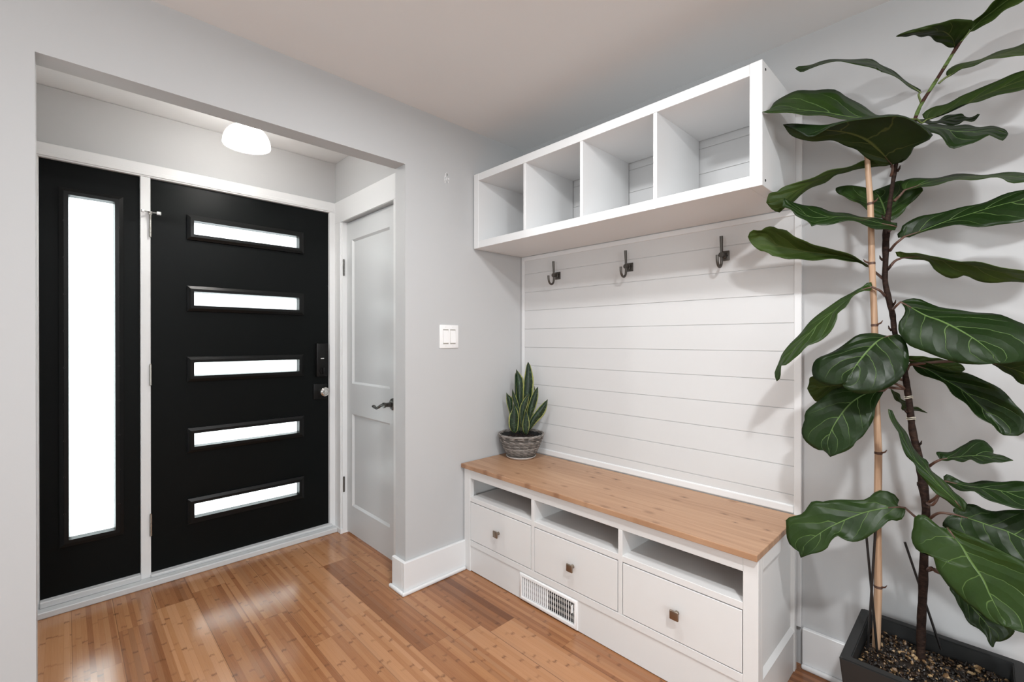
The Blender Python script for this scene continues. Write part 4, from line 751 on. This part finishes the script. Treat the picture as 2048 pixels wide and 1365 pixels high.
for a, b in ((1.655, 1.757), (.266, .360)): hinge(cd, -.722, .886, a, b, 'pewter', 5, .006, axis_leaf=(-.7265, -.7225, .886, .899, a, b))
bm = bmesh.new(); lathe(bm, [(0, -.700), (.034, -.700), (.034, -.706), (.028, -.712), (.014, -.716), (.0125, -.748), (.015, -.751), (.015, -.762), (0, -.764)], (0, .303, .886), 'x', 28)
rose = obj('handle_rose', bm, 'pewter', cd, smooth=50)
bm = bmesh.new(); pts = spline([(-.757, .300, .887), (-.760, .325, .884), (-.763, .350, .872), (-.763, .375, .862), (-.760, .398, .862), (-.757, .416, .868), (-.756, .428, .867)], 26)
tube(bm, pts, [.0095 - .004 * i / 25 + (.003 if i > 20 else 0) for i in range(26)], 12)
obj('lever', bm, 'pewter', rose, smooth=60)

# ---------------------------------------------------------------- dome lamp in the entry recess
LX, LY = -1.367, .53
lamp = thing('ceiling_light', (LX, LY, H + .002), 'glowing frosted glass dome lamp on the entry recess ceiling', 'ceiling light')
bm = bmesh.new(); lathe(bm, [(0, H + .001), (.062, H + .001), (.060, H - .012), (.034, H - .024), (.026, H - .060), (.026, H - .125), (0, H - .125)], (LX, LY, 0), 'z', 32)
obj('canopy', bm, 'trim', lamp, smooth=50)
bm = bmesh.new(); pr = []; RZ = 2.199
for k in range(17):
    a = (.16 + .84 * k / 16) * PI / 2; pr.append((.103 * math.sin(a), RZ + .098 * math.cos(a)))
pr += [(.1035, RZ - .005), (.102, RZ - .009), (.0995, RZ - .005)]
for k in range(16, -1, -1):
    a = (.16 + .84 * k / 16) * PI / 2; pr.append((.0995 * math.sin(a), RZ + .0945 * math.cos(a)))
lathe(bm, pr, (LX, LY, 0), 'z', 48)
obj('lamp_shade', bm, 'shade', lamp, smooth='all')
bm = bmesh.new(); lathe(bm, [(0, 2.279), (.013, 2.278), (.014, 2.270), (.028, 2.250), (.030, 2.236), (.022, 2.220), (0, 2.213)], (LX, LY, 0), 'z', 24)
t_ = obj('bulb', bm, 'bulb', lamp, smooth='all'); t_['label'] = 'glowing white bulb'

# ---------------------------------------------------------------- shiplap panel on the right wall
bm = bmesh.new(); G = .0026
zs = [.5345] + [.645 + .1107 * k for k in range(14)]
zs = [v for v in zs if v < 2.1] + [2.15]
for a, b in zip(zs, zs[1:]): box(bm, .004, .010, -1.475, -.004, a + G / 2, b - G / 2, .0006)
box(bm, .0072, XR - .0005, -1.475, -.004, .14, 2.15)
sp = struct('trim_4', bm, 'ship', 'white horizontal board panel on the wall above the bench', 'wall panel')
bm = bmesh.new()
box(bm, .0, XR, -1.4985, -1.474, .148, 2.158, .0012)
box(bm, .0, XR, -.026, -.004, .575, 1.747, .0012)
box(bm, -.002, XR, -1.474, -.026, .575, .607, .005, 2)
box(bm, -.001, XR, -1.474, -.026, 1.722, 1.7465, .0015)
obj('edge_trim', bm, 'trim', sp)

# ---------------------------------------------------------------- cubby shelf
SD, sy0, sy1, sz0, sz1, st = -.380, -.010, -1.479, 1.7475, 2.157, .039
sh = thing('cubby_shelf', (-.19, -.745, sz0), 'white wall-hung shelf with four open cubbies above the bench', 'shelf')
back = -.0025
boxes('side_panel', [(SD - .001, back, sy0 - st, sy0, sz0, sz1)], 'cubby', sh, .0012)
boxes('side_panel', [(SD - .001, back, sy1, sy1 + st, sz0, sz1)], 'cubby', sh, .0012)
boxes('top_panel', [(SD, back, sy1 + st, sy0 - st, sz1 - st - .0005, sz1 - .0005)], 'cubby', sh, .001)
boxes('bottom_panel', [(SD, back, sy1 + st, sy0 - st, sz0 + .0005, sz0 + st)], 'cubby', sh, .001)
for y in (-.3985, -.747, -1.099): boxes('divider', [(SD + .002, back - .002, y - .008, y + .008, sz0 + st, sz1 - st)], 'cubby', sh, .0008)
for z in (sz0 + .022, sz1 - .022):
    bm = bmesh.new(); lathe(bm, [(0, sy1 - .0012), (.0045, sy1 - .0012), (.0045, sy1 + .002)], (SD + .030, 0, z), 'y', 12)
    obj('screw_cap', bm, 'dark', sh)

# ---------------------------------------------------------------- coat hooks
def coat_hook(y, z, label, root=None):
    if root is None:
        t = thing('coat_hook', (.004, y, z), label, 'coat hook', 'hooks under the cubby shelf')
        bm = bmesh.new(); box(bm, -.001, .004, y - .019, y + .019, z - .021, z + .021, .002, 2)
        for s in (-1, 1): lathe(bm, [(0, -.0025), (.0035, -.0025), (.004, -.0005)], (0, y + s * .011, z), 'x', 10)
        obj('back_plate', bm, 'iron', t, smooth=40)
        bm = bmesh.new()
        box(bm, -.012, .0, y - .008, y + .008, z - .012, z + .012, .003, 2)
        lathe(bm, [(0, -.040), (.011, -.040), (.011, -.026), (.007, -.022), (.007, -.004)], (0, y, z), 'x', 16)
        tube(bm, [(-.033, y, z - .012), (-.034, y, z + .03), (-.036, y, z + .06), (-.037, y, z + .078)], [.0055, .006, .0066, .0068], 12)
        pts = spline([(-.033, y, z - .005), (-.033, y, z - .025), (-.038, y, z - .043), (-.053, y, z - .053), (-.069, y, z - .046), (-.077, y, z - .030), (-.079, y, z - .006)], 22)
        tube(bm, pts, .0056, 12)
        obj('prong', bm, 'iron', t, smooth=50)
        return t
    r = root.copy(); C.objects.link(r); r.location = (.004, y, z); r['label'] = label
    for ch in list(root.children):
        c = ch.copy(); C.objects.link(c); c.parent = r
    return r
h0 = coat_hook(-.293, 1.608, 'iron coat hook nearest the entry wall, left of three under the cubby shelf')
coat_hook(-.757, 1.604, 'iron coat hook in the middle of three under the cubby shelf', h0)
coat_hook(-1.215, 1.600, 'iron coat hook nearest the tall fig, right of three under the cubby shelf', h0)

# ---------------------------------------------------------------- storage bench
B0, B1 = -.008, -1.490     # y extents
FX = -.448
bn = thing('storage_bench', (-.224, -.749, 0), 'white storage bench with three drawers and a pine top', 'bench')
bm = bmesh.new()
box(bm, FX, -.420, B0 - .051, B0, 0, .552, .0015)                    # left stile
box(bm, FX, -.420, B1, B1 + .046, 0, .552, .0015)                    # right stile
box(bm, FX + .001, -.426, B1 + .046, B0 - .051, .500, .552, .001)    # top rail
box(bm, FX + .001, -.426, B1 + .046, B0 - .051, .138, .168, .001)    # bottom rail
for y in (-.5185, -.989): box(bm, FX + .001, -.03, y - .0095, y + .0095, .168, .500, .001)
box(bm, FX + .0015, -.03, B1 + .046, B0 - .051, .376, .400, .001)    # open shelf board
box(bm, -.034, -.026, B1 + .02, B0 - .02, .02, .552)                 # back
box(bm, -.42, -.026, B0 - .020, B0 - .001, .0, .552)                 # left end
box(bm, -.426, -.03, B1 + .014, B1 + .022, .0, .552)                 # right end panel
box(bm, -.426, -.03, B1 + .022, B1 + .046, .40, .50)
box(bm, -.426, -.03, B1 + .022, B0 - .02, .150, .160)
obj('body', bm, 'bench', bn)
bm = bmesh.new()                                                     # frame on the right end
box(bm, -.421, -.403, B1, B1 + .016, .0, .552, .001); box(bm, -.050, -.026, B1, B1 + .016, .0, .552, .001)
box(bm, -.403, -.050, B1, B1 + .016, .505, .552, .001)
box(bm, -.403, -.050, B1 + .003, B1 + .016, .0, .150, .001)
vs = [bm.verts.new(v) for v in ((-.403, B1 + .001, .150), (-.050, B1 + .001, .150), (-.050, B1 + .014, .164), (-.403, B1 + .014, .164))]
bm.faces.new(vs); 
obj('end_frame', bm, 'bench', bn)
boxes('toe_panel', [(FX + .006, -.43, B1 + .046, -.764, .004, .1375), (FX + .006, -.43, -.448, B0 - .051, .004, .1375), (FX + .006, -.43, -.764, -.448, .118, .1375), (FX + .006, -.43, -.764, -.448, .004, .024)], 'bench', bn)
bt_ = boxes('bench_top', [(-.468, -.0035, B1 - .003, -.006, .552, .5735)], 'pine', bn, .002, 2)
bt_['label'] = 'knotty pine top'
DR = [(-.0620, -.5060), (-.5310, -.9765), (-1.0015, -1.4415)]
for a, b in DR:
    bm = bmesh.new(); box(bm, FX + .0005, -.430, b, a, .1715, .3720, .0010); dr = obj('drawer', bm, 'bench', bn)
    bm = bmesh.new(); box(bm, -.430, -.08, b + .012, a - .012, .18, .36); obj('drawer_box', bm, 'bench', dr)
    yc, zc = (a + b) / 2 - .002, .273
    bm = bmesh.new(); lathe(bm, [(0, FX), (.008, FX), (.0065, FX - .006), (.007, FX - .016), (.012, FX - .021)], (0, yc, zc), 'x', 16)
    box(bm, FX - .0275, FX - .020, yc - .0165, yc + .0165, zc - .0165, zc + .0165, .0035, 3)
    k = obj('knob', bm, 'bronze', dr, smooth=50); k['label'] = 'square bronze knob'

# ---------------------------------------------------------------- vent register in the toe panel
vx = -.4495
vt = thing('vent_register', (vx, -.605, .006), 'white metal vent grille at the foot of the bench', 'vent')
vy0, vy1, vz0, vz1 = -.434, -.779, .006, .132
gy0, gy1, ga, gb = -.452, -.760, .026, .116
bm = bmesh.new()
prof = [(0, .0075), (0, .003), (.003, 0), (.014, 0), (.0165, .002), (.0165, .0075)]     # (inset, depth) of the pressed rim
rg = [[bm.verts.new((vx + d_, y, z)) for y, z in ((vy1 + i_, vz0 + i_), (vy0 - i_, vz0 + i_), (vy0 - i_, vz1 - i_), (vy1 + i_, vz1 - i_))] for i_, d_ in prof]
for r0, r1 in zip(rg, rg[1:] + rg[:1]):
    for k in range(4): bm.faces.new((r0[k], r0[(k + 1) % 4], r1[(k + 1) % 4], r1[k]))
obj('frame', bm, 'plastic', vt, smooth=50)
bm = bmesh.new(); n = 25
for k in range(n):
    y = gy0 + (gy1 - gy0) * (k + .5) / n; s = -.45 if k < n / 2 else .62
    t = bmesh.new(); bmesh.ops.create_cube(t, size=1)
    for v in t.verts:
        lx, ly, lz = v.co.x * .0070, v.co.y * .0022, v.co.z * (gb - ga)
        v.co = Vector((vx + .006 + lx * math.cos(s) - ly * math.sin(s), y + lx * math.sin(s) + ly * math.cos(s), (ga + gb) / 2 + lz))
    merge(bm, t)
obj('grille', bm, 'plastic', vt)
bm = bmesh.new()
for z in (.046, .071, .096): box(bm, vx + .0105, vx + .0110, gy1, gy0, z - .006, z + .006)
obj('damper', bm, 'nickel', vt)
boxes('duct_back', [(vx + .0112, vx + .0120, gy1 - .004, gy0 + .004, ga - .004, gb + .004)], 'dark', vt)
boxes('lever', [(vx - .006, vx + .006, gy1 + .006, gy1 + .0095, .072, .104)], 'plastic', vt, .001)

# ---------------------------------------------------------------- light switch
sw = thing('light_switch', (-.5455, -.004, 1.262), 'white double rocker light switch on the grey wall', 'light switch')
bm = bmesh.new(); box(bm, -.6065, -.4845, -.006, 0, 1.200, 1.323, .003, 2)
pl_ = obj('wall_plate', bm, 'plastic', sw, smooth=40)
for x in (-.5685, -.5225):
    bm = bmesh.new(); vs = [bm.verts.new(v) for v in ((x - .0165, -.006, 1.2965), (x + .0165, -.006, 1.2965), (x + .0165, -.011, 1.228), (x - .0165, -.011, 1.228), (x - .0165, -.006, 1.226), (x + .0165, -.006, 1.226), )]
    bm.faces.new((vs[0], vs[1], vs[2], vs[3])); bm.faces.new((vs[3], vs[2], vs[5], vs[4])); bm.faces.new((vs[0], vs[3], vs[4])); bm.faces.new((vs[1], vs[5], vs[2]))
    obj('rocker', bm, 'plastic', sw)
for x in (-.5685, -.5225):
    for z in (1.311, 1.212):
        bm = bmesh.new(); lathe(bm, [(0, -.0066), (.0028, -.0066), (.003, -.0055)], (x, 0, z), 'y', 10); obj('screw', bm, 'trim', sw)
    bm = bmesh.new(); box(bm, x - .0175, x + .0175, -.0062, -.0058, 1.2215, 1.2995); obj('rocker_gap', bm, 'nickel', sw)
# scraped patch high on the wall: flakes of lifted paint
bm = bmesh.new(); rr = random.Random(3)
for k in range(13):
    x, z = -.561 + rr.uniform(-.018, .018), 2.10 + rr.uniform(-.024, .024); w_, h_ = rr.uniform(.0015, .003), rr.uniform(.006, .020)
    box(bm, x - w_, x + w_, -.0012, .0005, z - h_ / 2, z + h_ / 2)
t_ = obj('paint_scuff', bm, 'trim', None); tag(t_, 'small cluster of white paint scrapes high on the grey wall', 'wall mark')

# ---------------------------------------------------------------- leaf surface
def leaf_mesh(rows, n=26, per=6, flip=None, eye=None, wave=0.0, mid=1, seed=0):
    R = [spline(r, n) for r in rows]
    for r in R: r[0] = R[mid][0]; r[-1] = R[mid][-1]
    bm = bmesh.new(); uvl = bm.loops.layers.uv.new('UVMap'); grid = []; K = len(rows); m = per * (K - 1)
    rr = random.Random(seed); p1 = rr.uniform(0, 6)
    def across(j):
        t = j / per
        return .5 * t / mid if t <= mid else .5 + .5 * (t - mid) / (K - 1 - mid)
    for i in range(n):
        row = []; P = [R[k][i] for k in range(K)]
        for j in range(m + 1):
            k = min(j // per, K - 2); t = j / per - k
            lin = P[k].lerp(P[k + 1], t)
            if K == 3:
                q = j / per - 1; cur = P[0] * (q * (q - 1) / 2) + P[1] * (1 - q * q) + P[2] * (q * (q + 1) / 2)
            else:
                a_, d_ = P[max(k - 1, 0)], P[min(k + 2, K - 1)]
                m0, m1 = (P[k + 1] - a_) / 2, (d_ - P[k]) / 2
                cur = P[k] * (2 * t ** 3 - 3 * t ** 2 + 1) + m0 * (t ** 3 - 2 * t ** 2 + t) + P[k + 1] * (-2 * t ** 3 + 3 * t ** 2) + m1 * (t ** 3 - t ** 2)
            row.append(lin.lerp(cur, .55))
        grid.append(row)
    V = [[bm.verts.new(p) for p in row] for row in grid]
    for i in range(n - 1):
        for j in range(m):
            q = [V[i][j], V[i + 1][j], V[i + 1][j + 1], V[i][j + 1]]
            f = bm.faces.new(q)
            for l, (ii, jj) in zip(f.loops, ((i, j), (i + 1, j), (i + 1, j + 1), (i, j + 1))): l[uvl].uv = (ii / (n - 1), across(jj))
            f.smooth = True
    bm.normal_update()
    acc = 0.0
    for f in bm.faces:
        c = f.calc_center_median(); A = f.calc_area()
        acc += A * (f.normal.z if flip == 'z' else f.normal.dot((eye - c).normalized()))
    if flip == 'u': acc = -acc
    if acc < 0: bmesh.ops.reverse_faces(bm, faces=bm.faces[:])
    bm.normal_update()
    # gentle wave across the blade, along its normal
    if wave:
        for i in range(n):
            for j in range(m + 1):
                s = j / m * 2 - 1; k = math.sin(PI * i / (n - 1))
                V[i][j].co += V[i][j].normal * (wave * abs(s) ** 2 * k * math.sin(i * .85 + p1 + (2.0 if s > 0 else 0)))
    bmesh.ops.remove_doubles(bm, verts=bm.verts[:], dist=1e-5)
    return bm
def add_thickness(o, t, two=True):
    md = o.modifiers.new('thickness', 'SOLIDIFY'); md.thickness = t; md.offset = -1
    if two: md.material_offset = 1; md.material_offset_rim = 1
EYE = Vector((-1.9, -1.9, 1.3))

# ---------------------------------------------------------------- snake plant in a woven bowl on the bench
PX, PY, PZ = -.139, -.139, .5735
sn = thing('potted_snake_plant', (PX, PY, PZ), 'small yellow-edged snake plant in a grey wicker bowl on the bench', 'potted plant')
bm = bmesh.new(); lathe(bm, [(0, 0), (.070, 0), (.083, .010), (.086, .013), (.082, .014), (.068, .005), (0, .004)], (PX, PY, PZ), 'z', 40)
t_ = obj('saucer', bm, 'saucer', sn, smooth=50); t_['label'] = 'white saucer'
bm = bmesh.new(); NR = 15
for r in range(NR):
    f = r / (NR - 1); rad = .070 + (.1255 - .070) * f ** .75; zz = PZ + .012 + f * .118
    for ph in (0, PI):
        pts = []
        N = 84
        for k in range(N):
            a = 2 * PI * k / N; rk = rad + .0034 * math.sin(a * 14 + ph + r * PI)
            pts.append(Vector((PX + rk * math.cos(a), PY + rk * math.sin(a), zz + .0022 * math.sin(a * 14 + ph * 1.0 + r * PI + 1.2) + .0012 * math.sin(a * 3 + r))))
        rings = []
        for k in range(N):
            d = (pts[(k + 1) % N] - pts[k - 1]).normalized(); s = d.cross(Vector((0, 0, 1))).normalized(); u = s.cross(d)
            rings.append([bm.verts.new(pts[k] + (s * math.cos(q * PI / 2) + u * math.sin(q * PI / 2)) * .0040) for q in range(4)])
        for k in range(N):
            for q in range(4): bm.faces.new((rings[k][q], rings[k][(q + 1) % 4], rings[(k + 1) % N][(q + 1) % 4], rings[(k + 1) % N][q]))
for k in range(14):
    a = 2 * PI * (k + .5) / 14
    tube(bm, [(PX + r_ * math.cos(a), PY + r_ * math.sin(a), z_) for r_, z_ in ((.069, PZ + .012), (.102, PZ + .07), (.124, PZ + .128))], .0035, 6)
bk = obj('basket', bm, 'wicker', sn, smooth='all')
bm = bmesh.new()
for ph in range(3):
    pts = [Vector((PX + (.126 + .003 * math.cos(a * 9 + ph * 2.1)) * math.cos(a), PY + (.126 + .003 * math.cos(a * 9 + ph * 2.1)) * math.sin(a), PZ + .134 + .003 * math.sin(a * 9 + ph * 2.1))) for a in [2 * PI * k / 96 for k in range(97)]]
    tube(bm, pts, .0042, 6, caps=False)
obj('rim', bm, 'wicker', bk, smooth='all')
bm = bmesh.new(); lathe(bm, [(.060, .014), (.1165, .128), (.1155, .128), (.059, .016), (0, .016)], (PX, PY, PZ), 'z', 36)
obj('liner', bm, 'dark', bk, smooth=50)
bm = bmesh.new(); rr = random.Random(11)
lathe(bm, [(0, .118), (.06, .116), (.112, .106), (.105, .09), (0, .09)], (PX, PY, PZ), 'z', 30)
def crumb(bm, p, s, rr):
    t = bmesh.new(); bmesh.ops.create_icosphere(t, subdivisions=1, radius=1)
    rot = Matrix.Rotation(rr.uniform(0, 6), 3, (rr.random() + .1, rr.random(), rr.random())); sc = (s * rr.uniform(.6, 1.5), s * rr.uniform(.6, 1.2), s * rr.uniform(.35, .8))
    for v in t.verts: v.co = rot @ Vector((v.co.x * sc[0] * rr.uniform(.75, 1.2), v.co.y * sc[1], v.co.z * sc[2])) + Vector(p)
    merge(bm, t)
for k in range(240):
    a, r = rr.uniform(0, 2 * PI), .110 * math.sqrt(rr.random()); crumb(bm, (PX + r * math.cos(a), PY + r * math.sin(a), PZ + .118 - .012 * (r / .11) ** 2 + rr.uniform(-.001, .003)), rr.uniform(.0025, .006), rr)
t_ = obj('soil', bm, 'dirt', sn); t_['kind'] = 'stuff'
for i, rows in enumerate(SNAKE):
    bm = leaf_mesh(rows, 18, 4, 't', EYE, 0.0, 1, seed=i)
    o = obj('leaf', bm, 'snake', sn, auto=False); add_thickness(o, .0025, False)

# ---------------------------------------------------------------- fiddle-leaf fig
px0, px1, py0, py1, pz = -.384, -.030, -2.068, -1.688, .316; wl = .027
fig = thing('potted_fiddle_leaf_fig', ((px0 + px1) / 2, (py0 + py1) / 2, 0), 'tall fiddle-leaf fig staked in a black square planter', 'potted plant')
bm = bmesh.new()
def ring(x0, x1, y0, y1, z): return [bm.verts.new(v) for v in ((x0, y0, z), (x1, y0, z), (x1, y1, z), (x0, y1, z))]
tp = .03
R = [ring(px0 + tp, px1 - tp, py0 + tp, py1 - tp, 0.0), ring(px0, px1, py0, py1, pz), ring(px0 + wl, px1 - wl, py0 + wl, py1 - wl, pz), ring(px0 + wl + .006, px1 - wl - .006, py0 + wl + .006, py1 - wl - .006, .18)]
for a, b in zip(R, R[1:]):
    for k in range(4): bm.faces.new((a[k], a[(k + 1) % 4], b[(k + 1) % 4], b[k]))
bm.faces.new(R[0][::-1]); bm.faces.new(R[-1])
bmesh.ops.bevel(bm, geom=[e for e in bm.edges if min(v.co.z for v in e.verts) > .3 or (abs(e.verts[0].co.z - e.verts[1].co.z) > .1 and max(v.co.z for v in e.verts) > .3)], offset=.003, segments=2, affect='EDGES')
obj('planter', bm, 'planter', fig, smooth=40)
sx0, sx1, sy0_, sy1_ = px0 + wl + .004, px1 - wl - .004, py0 + wl + .004, py1 - wl - .004
bm = bmesh.new(); rr = random.Random(5)
def soil_z(x, y): return .266 + .016 * math.exp(-((x + .17) ** 2 + (y + 1.80) ** 2) / .012) + .005 * math.sin(x * 31) * math.cos(y * 27)
N = 16; V = [[bm.verts.new((sx0 + (sx1 - sx0) * i / N, sy0_ + (sy1_ - sy0_) * j / N, soil_z(sx0 + (sx1 - sx0) * i / N, sy0_ + (sy1_ - sy0_) * j / N) - .002)) for j in range(N + 1)] for i in range(N + 1)]
for i in range(N):
    for j in range(N): bm.faces.new((V[i][j], V[i + 1][j], V[i + 1][j + 1], V[i][j + 1]))
for k in range(1900):
    x, y = rr.uniform(sx0 + .004, sx1 - .004), rr.uniform(sy0_ + .004, sy1_ - .004)
    crumb(bm, (x, y, soil_z(x, y) + rr.uniform(-.002, .004)), rr.choice((.003, .0035, .004, .005, .0075)), rr)
t_ = obj('soil', bm, 'soil', fig); t_['kind'] = 'stuff'
# trunk with bumps and leaf scars
tp_ = [Vector(p) for p, r in TRUNK]; trd = [r for p, r in TRUNK]
pts = spline(tp_, 120)
L = [0.0]
for a, b in zip(tp_, tp_[1:]): L.append(L[-1] + (b - a).length)
rads = []; rr = random.Random(2)
for i in range(120):
    s = L[-1] * i / 119; k = 0
    while k < len(L) - 2 and s > L[k + 1]: k += 1
    t = (s - L[k]) / (L[k + 1] - L[k]); r = trd[k] * (1 - t) + trd[k + 1] * t
    rads.append(r * (1 + rr.uniform(-.09, .11)))
bm = bmesh.new(); tube(bm, pts, rads, 14)
for z_, sgn in ((1.50, 1), (1.47, -1), (1.28, 1), (1.19, -1), (1.62, 1), (.80, 1), (.93, -1), (1.02, 1), (1.76, -1), (1.85, 1), (1.35, -1)):
    p = min(pts, key=lambda q: abs(q.z - z_)); q = p + Vector((-.003, sgn * .006, 0))
    tube(bm, [q, q + Vector((-.003, sgn * .006, .007)), q + Vector((-.003, sgn * .008, .016))], [.004, .0028, .0008], 6)
trunk = obj('trunk', bm, 'bark', fig, smooth='all')
for z_ in (1.065, 1.005):
    bm = bmesh.new()
    p = min(pts, key=lambda q: abs(q.z - z_)); ri = rads[pts.index(p)]
    for dz in (-.002, .003):
        tube(bm, [p + Vector(((ri + .0015) * math.cos(a), (ri + .0015) * math.sin(a), dz + .002 * math.sin(a * 2))) for a in [2 * PI * k / 24 for k in range(25)]], .0012, 5, caps=False)
    t_ = obj('tie', bm, 'tie', trunk); t_['label'] = 'pale twist tie'
# bamboo cane
sp_ = [Vector(p) for p, r in CANE]; srd = [r for p, r in CANE]
nodes_z = []
pts2 = []; rad2 = []
for k in range(len(sp_) - 1):
    for q in range(10):
        t = q / 10; pts2.append(sp_[k].lerp(sp_[k + 1], t)); rad2.append(srd[k] * (1 - t) + srd[k + 1] * t)
pts2.append(sp_[-1]); rad2.append(srd[-1])
bm = bmesh.new(); tube(bm, pts2, rad2, 16)
obj_cane = obj('bamboo_cane', bm, 'bamboo', fig, smooth=50)
for k, side in ((1, 1), (3, 1), (5, 1), (6, -1), (7, 1)):
    p = sp_[k]; r = srd[k]; bm = bmesh.new()
    lathe(bm, [(r * .98, -.005), (r * 1.12, -.0015), (r * 1.02, 0), (r * 1.10, .0015), (r * .98, .004)], p, 'z', 18)
    q = p + Vector((-r * .5, -side * r * .9, .002))
    tube(bm, [q, q + Vector((-.002, -side * .008, .004)), q + Vector((-.003, -side * .013, .012))], [.003, .0024, .0008], 6)
    t_ = obj('cane_node', bm, 'petiole', obj_cane, smooth=60); t_['label'] = 'brown ringed node'
for a, b in STICKS:
    bm = bmesh.new(); tube(bm, [a, b], .0034, 8); obj('support_stick', bm, 'stick', fig, smooth=50)
for i, lf in enumerate(LEAVES):
    bm = leaf_mesh(lf[1], 30, 6, lf[0], EYE, .003, lf[2], seed=i)
    o = obj('leaf', bm, ['leaf_top', 'leaf_under'], fig, auto=False); add_thickness(o, .0013)
    if lf[3]:
        P_ = [Vector(p) for p in lf[3]]; P_[0] = P_[0]
        ps = spline(P_, 12); bm = bmesh.new()
        hi = P_[0].z > 1.80
        r0, r1 = (.0030, .0026) if hi else (.0044, .0031)
        # carry the stalk a little way under the blade
        mr = spline(lf[1][lf[2]], 26); ps = ps + [mr[1] + (mr[1] - mr[0]) * 0, mr[3]]
        tube(bm, ps, [r0 + (r1 - r0) * min(1, k / 11) if k < 12 else (r1 * .8 if k == 12 else r1 * .4) for k in range(14)], 8)
        obj('leaf_stalk', bm, 'petiole_green' if hi else 'petiole', o, smooth='all')
